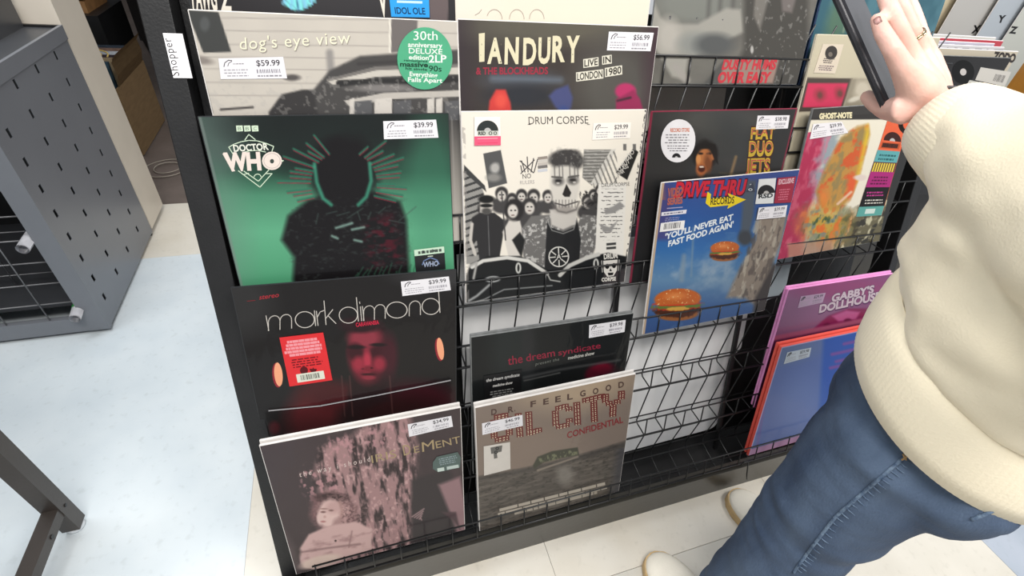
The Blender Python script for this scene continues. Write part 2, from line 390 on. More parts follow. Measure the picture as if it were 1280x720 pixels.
_fonts = {}
def glyphs(txt, bold=0.0, shear=0.0, space=1.0):
    k = (txt, bold, shear, space)
    if k in _fonts: return _fonts[k]
    def mk(t):
        cu = bpy.data.curves.new('t', 'FONT'); cu.body = t; cu.offset = bold; cu.shear = shear; cu.space_character = space; cu.resolution_u = 3
        o = bpy.data.objects.new('t', cu); COL.objects.link(o); dg = bpy.context.evaluated_depsgraph_get(); dg.update()
        me = bpy.data.meshes.new_from_object(o.evaluated_get(dg)); V = np.array([v.co[:2] for v in me.vertices]); F = [list(p.vertices) for p in me.polygons]
        bpy.data.objects.remove(o); bpy.data.curves.remove(cu); bpy.data.meshes.remove(me); return V, F
    V, F = mk(txt); cap = 0.69
    V = V.copy(); V[:, 0] = (V[:, 0] - V[:, 0].min()) / (np.ptp(V[:, 0]) + 1e-9); V[:, 1] /= cap
    _fonts[k] = (V, F); return V, F
class Flat:
    """flat print or lettering collected as thin polygons, each with its own colour"""
    def __init__(s, r): s.r = r; s.V = []; s.F = []; s.C = []; s.z = r.z; s.B = []
    def add(s, P, c, px=True, F=None):
        Q_ = [s.r.loc(*p) if px else p for p in P]; b = len(s.V); xs_ = [q[0] for q in Q_]; ys_ = [q[1] for q in Q_]
        bb = (min(xs_), max(xs_), min(ys_), max(ys_)); k = 0                # a new layer of ink only where it overprints an earlier one
        for o in s.B:
            if o[4] >= k and bb[0] < o[1] and bb[1] > o[0] and bb[2] < o[3] and bb[3] > o[2]: k = o[4] + 1
        s.B.append(bb + (k,)); z = s.z + (k + 1) * 0.000012
        for q in Q_: s.V.append((q[0], q[1], z))
        for f in (F or [list(range(len(P)))]): s.F.append([b + i for i in f]); s.C.append(c)
    def text(s, t, L, R, Tp, c, bold=0.0, shear=0.0, space=1.0):
        V, F = glyphs(t, bold, shear, space); L, R, Tp = np.array(L, float), np.array(R, float), np.array(Tp, float)
        s.add(L + V[:, :1] * (R - L) + V[:, 1:] * (Tp - L), c, True, F)
    def stroke(s, P, w, c, closed=False):
        P = [np.array(p, float) for p in P]; Q = P + [P[0]] if closed else P
        pts = []; F = []
        for a, b in zip(Q, Q[1:]):
            d = b - a; l = np.hypot(*d) + 1e-9; d = d / l; n = np.array([-d[1], d[0]]) * w / 2; e = d * w * 0.3; k = len(pts)
            pts += [a + n - e, a - n - e, b - n + e, b + n + e]; F.append([k, k + 1, k + 2, k + 3])
        s.add(pts, c, True, F)
    def disc(s, cx, cy, rx, ry, c, a0=0, a1=360, n=20, rot=0, ring=0):
        A = [math.radians(a0 + (a1 - a0) * k / n) for k in range(n + 1)]; rr = math.radians(rot)
        f = lambda a, q: (cx + q * rx * math.cos(a) * math.cos(rr) - q * ry * math.sin(a) * math.sin(rr), cy + q * rx * math.cos(a) * math.sin(rr) + q * ry * math.sin(a) * math.cos(rr))
        if ring:
            P = [f(a, 1) for a in A] + [f(a, 1 - ring) for a in A]; m = len(A); s.add(P, c, True, [[i, i + 1, m + i + 1, m + i] for i in range(m - 1)])
        else: s.add([f(a, 1) for a in (A[:-1] if a1 - a0 == 360 else A)], c)
    def lines(s, quad, rows, c, fill=0.55, seed=0, gap=0.18, ragged=0.3):
        """small print, too small to read: rows of short dashes"""
        r = random.Random(seed); q = Quad(quad)
        P = []; F = []
        for i in range(rows):
            v0 = (i + (1 - fill) / 2) / rows; v1 = (i + (1 + fill) / 2) / rows; a = r.random() * ragged * 0.5; e = 1 - r.random() * ragged * 0.5
            while a < e:
                w = min(e - a, 0.05 + r.random() * 0.12); k = len(P); P += [q(a, v0), q(a + w, v0), q(a + w, v1), q(a, v1)]; F.append([k, k + 1, k + 2, k + 3]); a += w + gap * 0.2
        s.add(P, c, True, F)
    def barcode(s, quad, c=(40, 40, 44), seed=3):
        r = random.Random(seed); q = Quad(quad); a = 0; P = []; F = []
        while a < 0.97:
            w = 0.015 + r.random() * 0.035; k = len(P); P += [q(a, 0), q(a + w, 0), q(a + w, 1), q(a, 1)]; F.append([k, k + 1, k + 2, k + 3]); a += w + 0.02 + r.random() * 0.035
        s.add(P, c, True, F)
    def done(s, name, parent=None, m=None, label=None):
        me = bpy.data.meshes.new(name); me.from_pydata(s.V, [], s.F); me.update()
        a = me.color_attributes.new('Col', 'FLOAT_COLOR', 'CORNER'); buf = []
        for p, c in zip(me.polygons, s.C): buf += [tuple(lin(c) * GAIN) + (1,)] * p.loop_total
        a.data.foreach_set('color', np.array(buf).ravel())
        # polygons face outwards
        bm = bmesh.new(); bm.from_mesh(me)
        for f in bm.faces:
            f.normal_update()
            if f.normal.z < 0: f.normal_flip()
        bm.to_mesh(me); bm.free()
        o = link(name, me, m or M_print, parent or s.r.root)
        if label: o['label'] = label
        return o
class Quad:
    def __init__(s, q): s.q = [np.array(p, float) for p in q]
    def __call__(s, u, v):
        a, b, c, d = s.q; return (a * (1 - u) + b * u) * (1 - v) + (d * (1 - u) + c * u) * v
def rq(q, u0, v0, u1, v1): q = Quad(q); return [q(u0, v0), q(u1, v0), q(u1, v1), q(u0, v1)]
def qtext(f, q, t, u0, v0, u1, v1, c, **k):        # text in the box u0..u1, v0 (top)..v1 (baseline) of a quad
    Q = Quad(q); f.text(t, Q(u0, v1), Q(u1, v1), Q(u0, v0), c, **k)
def patch(rec, q, c, name, label=None, th=0.0003, rough_mat=None):
    """a sticker: a thin slab of its own on the wrap; returns the object, ready for print on it"""
    L = [rec.loc(*p) for p in q]; bm = bmesh.new(); z0 = rec.z; th = max(th, 0.00045)
    A = [bm.verts.new((x, y, z0)) for x, y in L]; B = [bm.verts.new((x, y, z0 + th)) for x, y in L]
    bm.faces.new(B); n = len(A)
    for i in range(n): bm.faces.new((A[i], A[(i + 1) % n], B[(i + 1) % n], B[i]))
    bmesh.ops.recalc_face_normals(bm, faces=bm.faces[:])
    me = bpy.data.meshes.new(name); bm.to_mesh(me); bm.free(); m = rough_mat or solid(c)
    o = link(name, me, m, rec.root)
    if label: o['label'] = label
    rec.z = z0 + th + 0.00004
    return o
_sol = {}
def solid(c, rough=0.42):
    k = tuple(c)
    if k not in _sol: _sol[k] = mat('printed_colour', tuple(v * 0.91 for v in c), rough, 0, 0.4, 0.03, 50)
    return _sol[k]
def price(rec, q, amount, seed=1, tone=(226, 224, 228)):
    z = rec.z; o = patch(rec, q, tone, 'price_sticker'); f = Flat(rec); dk = (62, 60, 66)
    Q = Quad(q)
    f.stroke([Q(0.07, 0.40), Q(0.09, 0.22), Q(0.15, 0.10), Q(0.20, 0.12)], 1.0, dk); f.stroke([Q(0.13, 0.38), Q(0.15, 0.24), Q(0.20, 0.16)], 0.8, dk)
    f.lines(rq(q, 0.18, 0.22, 0.42, 0.34), 1, (150, 148, 152), 0.4, seed)
    f.lines(rq(q, 0.05, 0.50, 0.46, 0.92), 3, (166, 164, 170), 0.35, seed + 1)
    qtext(f, q, amount, 0.57, 0.13, 0.93, 0.40, dk, bold=0.012)
    f.barcode(rq(q, 0.56, 0.56, 0.93, 0.74), (135, 132, 142), seed); f.lines(rq(q, 0.55, 0.80, 0.93, 0.94), 1, (150, 148, 155), 0.5, seed + 2)
    f.done('price_print', o, M_ink); rec.z = z + 0.0006
def vinyl_badge(f, cx, cy, r, c=(38, 38, 40), rot=0, sq=1.0):      # half record emblem of the record-shop holiday
    f.disc(cx, cy, r * sq, r, c, 180 + rot, 360 + rot, 16); f.disc(cx, cy, r * 0.32 * sq, r * 0.32, (190, 188, 186), 180 + rot, 360 + rot, 10)

# ------------------------------------------------------------------ the records
OFFW = (236, 228, 214)
M_gloss_black_edge = mat('black_sleeve_edge', (40, 42, 44), 0.35, 0, 0.5)
M_grey_edge = mat('grey_wrapped_edge', (120, 122, 122), 0.3, 0, 0.6, 0.2, 90)

# --- back row, top left: dark cover with a blue feather
r = Rec(0.028, 1.034, 0.014, -0.07, 0.0, 0.0, 0.313, 'dark record at the top left with a light blue feather and a blue sticker', edge=M_gloss_black_edge)
def a(c):
    c.fill((44, 42, 44)); c.ell(440, -30, 120, 60, (54, 52, 54), 0.8)
    for k in range(14): c.line([(372, -40), (354 + k * 3, 2 + 10 * math.sin(k * 0.23 + 0.2))], 3.2, (130, 196 + (k % 3) * 16, 226), 1.2)
    c.line([(371, -40), (372, 15)], 1.5, (60, 110, 140)); c.poly([(536, -40), (560, -40), (560, 40), (538, 40)], (104, 92, 92))
r.paint(a, 150, 0.0, 0.42)
f = Flat(r); f.text('PAWG', (241, 12), (272, 12.5), (238, -22), OFFW, bold=0.03); f.text('Z', (276, 12.5), (290, 13), (275, -18), OFFW, bold=0.03)
f.done('lettering'); f = Flat(r); f.text('V', (474, 20), (486, 20), (470, -20), OFFW, bold=0.02); f.done('lettering')
q = [(484, -30), (535, -30), (537, 22), (489, 21)]; patch(r, q, (26, 148, 222), 'hype_sticker', 'bright blue sticker'); f = Flat(r)
f.text('IDOL OLE', (494, 17), (532, 18), (493, 9), (16, 52, 92), bold=0.02); f.stroke([(497, 2), (527, 3)], 3, (200, 230, 245)); f.done('sticker_print', None, M_ink)

# --- black and white weatherboard house cover
r = Rec(0.0262, 0.9085, 0.014, -0.07, 0, 0.0026, 0.3145, 'black-and-white record of a weatherboard house with a round green sticker', edge=M_edge)
def a(c):
    n = c.noise(9, seed=2); c.fill((206, 199, 188)); c.mix(n * 0.35, (176, 170, 163))
    for y in (22, 38, 55, 71, 86, 103, 119): c.line([(255, y + 0), (600, y + 4 - (y > 60) * 1)], 1.3, (160, 154, 147), 1.5, 0.8)
    c.poly([(233, 12), (273, 15), (289, 65), (254, 66)], (66, 67, 66), 1.5); c.ell(256, 30, 6, 9, (84, 86, 86), 0.6)
    c.poly([(486, 22), (522, 25), (521, 62), (487, 66)], (112, 106, 104), 2); c.poly([(486, 22), (489, 22), (489, 66), (486, 66)], (226, 220, 208))
    c.ell(250, 75, 16, 5, (140, 132, 126), 0.8, 10); c.line([(246, 70), (265, 140)], 3, (120, 116, 112), 2)
    c.poly([(336, 140), (352, 118), (378, 112), (398, 112), (430, 80), (440, 120), (500, 150), (336, 150)], (58, 56, 56), 3)
    c.line([(412, 66), (414, 92)], 9, (150, 146, 142), 5); c.poly([(392, 112), (412, 88), (450, 70), (600, 60), (600, 160), (400, 160)], (74, 72, 71), 4)
    c.poly([(408, 100), (470, 84), (600, 80), (600, 92), (470, 96), (416, 106)], (202, 196, 186), 1.2)
    c.poly([(408, 99), (470, 83), (600, 79), (600, 83), (470, 88), (410, 102)], (120, 116, 112), 1)
    c.line([(448, 80), (520, 76)], 4, (60, 58, 58), 3, 0.8); c.line([(424, 104), (600, 98)], 8, (48, 47, 47), 2)
    c.poly([(430, 126), (480, 116), (600, 112), (600, 120), (482, 124), (438, 134)], (190, 184, 176), 1.2)
    for x, w in ((437, 6), (468, 22), (534, 9), (545, 8)): c.poly([(x, 124), (x + w, 122), (x + w, 150), (x, 150)], (208, 202, 194), 1.2)
    for x in (443, 492, 556): c.poly([(x, 127), (x + 22, 125), (x + 22, 150), (x, 150)], (92, 92, 94), 1.2)
    c.ell(480, 110, 40, 5, (126, 122, 120), 0.8); m = c.noise(70, seed=5); c.mix((m > 0.62) * (c.Y > 95) * 0.3, (180, 176, 170))
    c.ell(365, 97, 10, 4, (88, 84, 82), 0.8, 0); c.line([(316, 134), (276, 137)], 3, (80, 76, 74), 1.5)
r.paint(a, 230, 0.0, 0.40)
f = Flat(r); f.text("dog's eye view", (301, 63.2), (439, 55.2), (300, 48.2), (158, 152, 144), bold=0.004, space=1.1); f.text("dog's eye view", (300, 62), (438, 54), (299, 47), (250, 244, 214), bold=-0.004, space=1.1); f.done('lettering')
price(r, [(273, 73), (354, 71), (359, 98), (276, 99)], '$59.99', 2)
q = [(531 + 34.5 * math.cos(k * math.pi / 20), 73 + 39 * math.sin(k * math.pi / 20)) for k in range(40)]
patch(r, q, (72, 162, 122), 'hype_sticker', 'round green sticker'); f = Flat(r); W_ = (240, 246, 238); K_ = (24, 58, 44)
f.text('30th', (517, 50), (547, 50), (517, 39), W_, bold=0.0); f.text('anniversary', (510, 58.5), (553, 60), (510, 52.5), W_, bold=0.02)
f.text('DELUXE', (511, 66.5), (553, 68), (511, 60), W_, bold=0.01); f.text('edition', (511, 74), (536, 75), (511, 68.5), W_, bold=0.02); f.text('2LP', (536, 78), (558, 78), (536, 69), W_, bold=0.02)
f.text('remastered', (505, 76.5), (534, 78), (505, 74), K_, bold=0.02); f.text('massive', (500, 83), (535, 84), (500, 77), K_, bold=0.03); f.text('90s', (536, 89), (552, 89.5), (536, 82), K_, bold=0.01)
f.text('hit single', (507, 87), (534, 88.5), (507, 84), K_, bold=0.02); f.text('Everything', (512, 95), (547, 97), (512, 89.5), W_, bold=0.02); f.text('Falls Apart', (510, 102), (553, 103.5), (510, 96.5), W_, bold=0.02)
f.done('sticker_print', None, M_ink)

# --- green cover, dark spiked mass
r = Rec(0.0115, 0.7935, 0.014, -0.07, 0, 0.0028, 0.3113, 'record with a dark spiky shape on a green ground and a white diamond emblem', edge=M_gloss_black_edge)
def a(c):
    c.ramp('y', [(140, (40, 50, 46)), (170, (34, 46, 42)), (215, (40, 74, 60)), (245, (76, 138, 108)), (290, (96, 170, 132)), (345, (80, 156, 116)), (400, (64, 130, 98))])
    c.ell(262, 250, 40, 130, (104, 140, 122), 0.9, -12, 0.55); c.ell(275, 170, 34, 40, (78, 92, 88), 0.9, 0, 0.7)
    c.ell(420, 150, 120, 42, (26, 32, 31), 0.8); c.ell(400, 190, 60, 30, (28, 36, 34), 0.9); c.ell(538, 220, 30, 80, (64, 128, 100), 0.9, 0, 0.5)
    dark = (22, 20, 22)
    c.poly([(352, 300), (360, 270), (385, 250), (420, 240), (470, 240), (500, 252), (508, 275), (512, 350), (500, 380), (380, 390), (366, 350), (368, 322)], dark, 7)
    c.ell(430, 214, 42, 46, dark, 0.35, 0, 1, 0.25)
    c.mix(c.mask([(455, 280), (490, 268), (505, 330), (462, 338)], 16) * np.clip((c.noise(34, 60, 5) - 0.42) * 4, 0, 1) * 0.8, (84, 20, 34))
    c.mix(c.mask([(356, 300), (362, 262), (385, 246), (510, 250), (516, 352), (372, 352)], 8) * np.clip((c.noise(50, 90, 9) - 0.58) * 6, 0, 1) * 0.5, (58, 66, 64))
    rnd = random.Random(4)
    for k in range(30):                                            # spikes fanning out of the mass
        t = math.radians(-205 + k * 230 / 29 + rnd.uniform(-3, 3)) if k < 30 else 0
        if -115 < math.degrees(t) < -68: continue
        R0, R1 = 40, rnd.uniform(62, 88); cx, cy = 430, 228
        p0 = (cx + R0 * 1.05 * math.cos(t), cy + R0 * math.sin(t)); p1 = (cx + R1 * math.cos(t), cy + R1 * 0.78 * math.sin(t))
        c.line([p0, p1], 2.6, (44, 110, 88), 1.6, 0.85); c.line([(p0[0], p0[1] + 2), (p1[0], p1[1] + 2)], 1.0, (150, 44, 62), 1.2, 0.9)
    for p in ([(393, 205), (396, 228), (404, 248), (414, 256)], [(462, 204), (464, 226), (458, 246), (448, 256)]): c.line(p, 4.5, (64, 150, 122), 3, 0.8)
    for p in ([(420, 285), (440, 279)], [(440, 287), (455, 284)], [(443, 300), (452, 302)], [(415, 295), (422, 298)]): c.line(p, 3, (150, 190, 176), 2.5, 0.7)
    for k in range(9): c.line([(395 + k * 13, 268 + rnd.uniform(-4, 12)), (405 + k * 13 + rnd.uniform(-12, 12), 262 + rnd.uniform(-4, 18))], 1.2, (66, 86, 80), 1.5, 0.7)
    for k in range(14): c.line([(440 + k * 6, 352 - rnd.uniform(0, 6)), (448 + k * 6, 330 + rnd.uniform(-2, 12))], 1.4, (50, 92, 72), 1.5, 0.7)
    c.mix((c.u < 0.012) * 0.6, (120, 130, 126))
r.paint(a, 250, 0.0, 0.75)
f = Flat(r); G = (214, 232, 206)
for k, ch in enumerate('BBC'):
    x = 295 + k * 9.7; f.add([(x, 157), (x + 8.2, 156.8), (x + 8.8, 164), (x + 0.8, 164.4)], G); f.text(ch, (x + 2.4, 162.8), (x + 6.6, 162.7), (x + 2.2, 158.6), (110, 130, 112))
f.stroke([(306, 175), (311, 168), (319, 174.5)], 1.1, G)
arc = [(286, 184), (293, 180), (302, 177), (311, 175.5), (321, 176), (332, 179), (342, 183)]; f.stroke(arc, 1.1, G); f.stroke([(286, 184), (291, 192)], 1.1, G); f.stroke([(342, 183), (340, 189)], 1.1, G)
f.text('DOCTOR', (292.5, 189.5), (336, 187), (291, 181.5), (236, 238, 224), bold=0.03)
f.stroke([(304, 190.5), (312, 188.5), (322, 188), (332, 190)], 1.0, G)
f.text('W', (282, 213), (311, 212), (279, 192), (238, 224, 214), bold=0.05); f.text('H', (309, 212), (327, 211.5), (307, 191.5), (238, 224, 214), bold=0.05)
f.disc(340, 201, 12.5, 11.5, (238, 224, 214)); f.disc(340, 201, 10.6, 9.6, (196, 184, 178), ring=0.08); f.disc(340, 201.5, 2.6, 2.8, (60, 70, 64)); f.add([(278, 192), (284, 192), (294, 214), (290, 214)], (238, 224, 214))
f.add([(352, 200), (355, 200.5), (353, 202.5)], G)
f.stroke([(298, 213.5), (325, 234), (340, 217)], 1.1, G); f.stroke([(305, 214), (323, 226.5), (336, 212.5)], 1.1, G); f.stroke([(305, 218), (311, 216.5)], 1, G); f.stroke([(333, 217), (340, 217)], 1, G)
f.disc(322, 222, 5, 5, G, 190, 350, 8, ring=0.2); f.done('emblem_print')
price(r, [(479, 151.5), (545, 149.5), (548, 172), (480, 174)], '$39.99', 5)
q = [(517.5, 312.5), (555, 308), (557, 336), (520, 340)]; patch(r, q, (28, 30, 32), 'hype_sticker', 'small black and white sticker'); f = Flat(r)
f.add(rq(q, 0, 0, 1, 0.28), (206, 232, 208)); f.disc(529, 315, 2, 1.9, (40, 40, 44)); f.disc(541, 313.5, 2, 1.9, (40, 40, 44)); f.lines(rq(q, 0.1, 0.06, 0.92, 0.24), 1, (80, 90, 84), 0.7, 4)
f.stroke([(528, 331), (530, 326), (538, 322), (546, 325), (549, 330)], 1.4, (110, 130, 170)); f.text('WHO', (529, 334), (548, 332), (529, 328), (170, 182, 206), bold=0.03); f.stroke([(535, 320.5), (541, 320)], 1, (220, 230, 210)); f.done('sticker_print', None, M_ink)

# --- dark cover, red-lit portrait
r = Rec(0.004, 0.5700, 0.014, -0.07, 0.0, -0.030, 0.319, 'black record with a dim red-lit face, thin white lettering and a red sticker', edge=M_gloss_black_edge)
def a(c):
    c.fill((31, 29, 29)); c.ell(300, 380, 40, 40, (58, 58, 58), 0.9, 0, 0.6); c.ell(560, 345, 60, 14, (70, 70, 72), 0.9, 0, 0.6)
    c.ell(392, 520, 32, 42, (96, 34, 38), 0.8, 25, 0.9); c.ell(420, 494, 40, 16, (70, 26, 30), 0.9); c.ell(530, 500, 50, 22, (60, 22, 30), 0.9, 10); c.ell(500, 520, 60, 26, (46, 22, 24), 0.8)
    c.poly([(440, 470), (475, 468), (486, 500), (430, 520)], (38, 24, 26), 8)
    c.ell(458, 444, 23, 35, (116, 36, 50), 0.35, -4); c.ell(474, 442, 12, 30, (70, 24, 34), 0.9); c.ell(456, 422, 20, 13, (140, 52, 66), 0.7); c.ell(444, 440, 10, 11, (58, 22, 30), 0.6); c.ell(472, 440, 9, 7, (60, 20, 30), 0.6); c.ell(487, 445, 10, 26, (66, 26, 36), 0.8)
    c.ell(459, 452, 5, 13, (178, 54, 74), 0.9); c.ell(460, 461, 9, 4, (120, 34, 48), 0.8); c.ell(453, 461, 2, 1.2, (50, 14, 22), 0.6); c.ell(465, 460, 2, 1.2, (50, 14, 22), 0.6); c.ell(461, 468, 9, 1.6, (60, 18, 26), 0.5); c.ell(461, 472, 8, 2.5, (140, 48, 62), 0.6); c.ell(448, 455, 7, 9, (156, 46, 64), 0.9); c.ell(474, 455, 8, 9, (150, 44, 62), 0.9)
    c.ell(450, 406, 26, 10, (44, 26, 30), 0.5); c.ell(445, 434, 11, 2.5, (30, 18, 22), 0.7); c.ell(473, 431, 10, 2.2, (30, 18, 22), 0.7)
    for x in (427, 437, 487): c.line([(x, 470), (x + 4, 520)], 1.2, (92, 60, 58), 1.4, 0.8)
    c.ell(343, 535, 7, 8, (88, 30, 36), 0.8); c.mix(np.clip((c.Y - 505) / 30, 0, 1) * 0.35, (24, 22, 22))
r.paint(a, 250, 0.0, 0.85)
f = Flat(r); W_ = (206, 200, 192)
def L(x0, y0, x1, y1): f.stroke([(x0, y0), (x1, y1)], 1.0, W_)
def arch(x, w, y, slope, h):                                     # hairline arch of an m or n
    P = [(x, y)]; P += [(x + w / 2 - w / 2 * math.cos(t), y - h + w / 2 - (w / 2) * math.sin(t) - slope * (w / 2 - w / 2 * math.cos(t))) for t in np.linspace(0, math.pi, 9)]; P += [(x + w, y - slope * w)]; f.stroke(P, 1.0, W_)
SL = 0.105
by = lambda x: 413.5 - SL * (x - 334)
L(332.5, by(332) - 19, 336, by(336)); arch(335.5, 14.5, by(335), SL, 18); arch(350, 14.5, by(350), SL, 18)
f.disc(381, by(381) - 9, 12.5, 10.5, W_, ring=0.09, n=26); L(393, by(393) - 19, 394.5, by(394)); L(395.5, by(396) - 18, 397.5, by(397)); f.stroke([(397, by(397) - 11), (400, by(400) - 16.5), (405, by(405) - 18)], 1.0, W_)
L(405, by(405) - 30, 407.5, by(407)); L(407.3, by(407) - 8, 416, by(416) - 18); L(410, by(410) - 11, 420, by(420))
f.disc(435.5, by(435) - 9, 12, 10.5, W_, ring=0.09, n=26); L(445.5, by(445) - 30, 448, by(448)); L(450.5, by(450) - 18, 452, by(452)); L(449.4, by(449) - 24, 449.8, by(449) - 22)
L(453, by(453) - 18, 455, by(455)); arch(454.5, 13.5, by(454), SL, 18); arch(468, 13.5, by(468), SL, 18)
f.disc(496, by(496) - 9, 13.5, 10.5, W_, ring=0.09, n=26); arch(511.5, 14, by(511), SL, 18); f.disc(538.5, by(538) - 9, 11.5, 10.5, W_, ring=0.09, n=26); L(548, by(548) - 30, 550, by(550))
f.text('stereo', (324, 374.5), (349, 371), (323, 369), (170, 46, 56), bold=0.01, shear=0.3); f.stroke([(309, 376.5), (319, 375.4)], 0.9, (120, 40, 46))
f.text('CARAVANSIA', (445, 408.5), (474, 405), (444.4, 403.8), (206, 40, 70), bold=0.03); f.done('lettering')
for cx, cy, rx, ry, ro in ((348, 468, 6, 15.5, -6), (550.5, 436, 5, 14.5, -8)):
    f = Flat(r); f.disc(cx - 1.5, cy + 1, rx, ry, (150, 40, 52), n=20, rot=ro); f.disc(cx, cy, rx - 0.8, ry - 0.5, (250, 172, 132), n=20, rot=ro); f.done('printed_flame')
price(r, [(501, 352), (561, 345.5), (563.5, 362.5), (503, 370)], '$39.99', 6)
q = [(349.3, 422), (404, 415.6), (415.5, 475), (362, 483)]; patch(r, q, (216, 38, 44), 'hype_sticker', 'red rectangular sticker'); f = Flat(r)
f.lines(rq(q, 0.04, 0.08, 0.94, 0.42), 5, (246, 158, 166), 0.78, 2, 0.05, 0.25); f.lines(rq(q, 0.1, 0.46, 0.86, 0.66), 4, (120, 24, 34), 0.5, 5); f.disc(380, 463, 5, 5, (96, 22, 30)); f.disc(391.5, 461, 4.5, 4.5, (96, 22, 30), 0, 180)
f.stroke([(391.5, 460), (392, 466)], 1.4, (96, 22, 30)); f.stroke([(388.5, 466.5), (395.5, 465.5)], 1.2, (96, 22, 30)); b = rq(q, 0.2, 0.78, 0.84, 0.95); f.add(b, (232, 234, 218)); f.barcode(rq(b, 0.14, 0.18, 0.86, 0.8), (70, 74, 70)); f.done('sticker_print', None, M_ink)
f = Flat(r); f.z += 0.0006
for dy, w, cc in ((0, 1.8, (120, 118, 120)), (0.4, 0.7, (206, 204, 206))): f.stroke([(336, 513 + dy), (400, 507 + dy), (470, 494 + dy), (563, 475 + dy)], w, cc)
f.done('wrap_seam', None, M_ink)

# --- sepia and pink tree cover
def iris(n, s, label, art):
    r = Rec(-0.0005, s, n, -0.09, 0.014, 0.006, 0.3130, label, thick=0.0044, group=None)
    if not art: return r
    def a(c):
        nz = c.noise(14, 8, 3, 5); nf = c.noise(70, 34, 6, 4); nb = c.noise(46, 9, 9, 4)
        c.fill((66, 56, 58)); c.mix((nz - 0.3) * 0.7, (92, 76, 78)); c.ell(350, 600, 60, 60, (72, 62, 64), 0.9)
        trunk = c.mask([(440, 545), (470, 520), (510, 512), (522, 560), (516, 620), (514, 690), (420, 720), (415, 650), (392, 600), (400, 560)], 10)
        c.mix(trunk * np.clip((nb - 0.33) * 5, 0, 1) * 0.9, (176, 138, 138)); c.mix(trunk * np.clip((nf - 0.56) * 8, 0, 1) * 0.8, (206, 168, 166)); c.mix(trunk * np.clip((0.42 - nb) * 7, 0, 1) * 0.8, (52, 40, 42))
        for cx, cy, rx, ry in ((425, 560, 24, 22), (470, 548, 20, 16), (498, 535, 16, 18), (408, 620, 26, 34), (386, 600, 14, 24)):
            d = np.clip(1 - np.hypot((c.X - cx) / rx, (c.Y - cy) / ry), 0, 1) * 2; c.mix(np.clip(d, 0, 1) * np.clip((nf - 0.5) * 10, 0, 1) * 0.85, (186, 140, 144))
        c.poly([(514, 600), (560, 585), (590, 640), (585, 665), (515, 680)], (58, 52, 54), 6)
        c.poly([(548, 606), (575, 596), (588, 664), (573, 672), (566, 650)], (176, 138, 142), 5, 0.8); c.poly([(552, 640), (566, 650), (575, 662), (570, 640)], (84, 66, 70), 3)
        for k in range(5): c.line([(515 + k * 3, 646 + k), (530 - k, 636 + k * 3)], 1.4, (196, 160, 160), 1.4, 0.8)
        # figure with curly light hair, arms folded
        H = (118, 88, 90)
        c.ell(416, 642, 28, 26, H, 0.35, 10, 1, 0.5); c.ell(436, 648, 12, 18, (108, 80, 82), 0.5, 0, 1, 0.6)
        hairm = np.clip(1 - np.hypot((c.X - 420) / 28, (c.Y - 640) / 24), 0, 1) * 2; c.mix(np.clip(hairm, 0, 1) * np.clip((nf - 0.52) * 9, 0, 1), (196, 160, 156)); c.ell(414, 622, 20, 6, (64, 46, 48), 0.6)
        c.mix(np.clip(1.25 - np.hypot((c.X - 424) / 31, (c.Y - 642) / 27), 0, 1) * np.clip((c.noise(95, 95, 12, 3) - 0.42) * 6, 0, 1) * 0.9, (186, 148, 146)); c.ell(411, 642, 13.0, 18, (222, 190, 184), 0.35, 12); c.ell(400, 648, 4, 8, (220, 190, 184), 0.6); c.ell(417, 634, 10, 8, (200, 164, 160), 0.9)
        c.ell(404, 640, 3.2, 1.3, (130, 98, 96), 0.9); c.ell(404, 652, 3.2, 1.2, (176, 124, 122), 0.9); c.ell(414, 638, 3.0, 1.2, (136, 104, 100), 0.9); c.ell(406, 646, 1.6, 1.6, (196, 158, 152), 0.9); c.ell(405, 636, 5, 1.0, (160, 128, 122), 0.9); c.line([(425, 628), (428, 640), (424, 656)], 3, (176, 140, 134), 3, 0.8); c.ell(422, 656, 6, 8, (170, 136, 134), 0.9)
        c.poly([(376, 705), (372, 690), (386, 668), (404, 660), (418, 656), (445, 652), (466, 662), (464, 688), (440, 696), (400, 715)], (206, 172, 168), 3)
        c.mix(c.mask([(376, 705), (372, 690), (386, 668), (466, 660), (464, 690), (400, 715)], 5) * np.clip((0.45 - c.noise(16, 26, 2)) * 5, 0, 1) * 0.6, (150, 116, 116))
        c.line([(378, 690), (410, 685), (450, 680)], 2, (128, 98, 98), 2.5, 0.8); c.line([(440, 664), (436, 684)], 1.5, (140, 108, 108), 2, 0.8); c.ell(419.5, 676, 1.4, 1.3, (60, 44, 46), 0.5)
        c.ell(400, 702, 26, 7, (214, 190, 178), 0.4, -14); c.line([(372, 690), (362, 720)], 8, (58, 50, 50), 5)
        c.mix(np.clip((0.09 - (1 - c.v)) / 0.01, 0, 1) * 0.0, (0, 0, 0)); c.poly([(340, 640), (372, 690), (378, 712), (360, 712)], (120, 104, 106), 10, 0.4)
    r.paint(a, 280)
    f = Flat(r); PK = (226, 206, 200)
    f.text('the way i should', (374.5, 596.5), (463, 576.5), (373.7, 590.5), PK, space=1.6, bold=0.004)
    GD = (172, 152, 116); f.text('IRIS', (465, 579), (496, 571.5), (463.5, 569.5), GD, bold=-0.004); f.text('D', (505, 569.5), (514, 567.5), (503, 557), GD); f.text('E', (518, 566.5), (524.5, 565), (517, 558.5), GD)
    f.text('M', (528, 565), (543, 561.5), (527, 553), GD); f.text('ENT', (545.5, 560.5), (576, 553.5), (544, 552), GD); f.done('lettering')
    price(r, [(509.5, 530.5), (564, 519.8), (566.2, 533), (511.5, 545.8)], '$34.99', 8)
    q = [(541, 578), (546, 571), (572, 565), (576, 572), (575, 584), (548, 590), (541, 586)]; patch(r, q, (78, 96, 92), 'hype_sticker', 'dark blue-green sticker'); f = Flat(r)
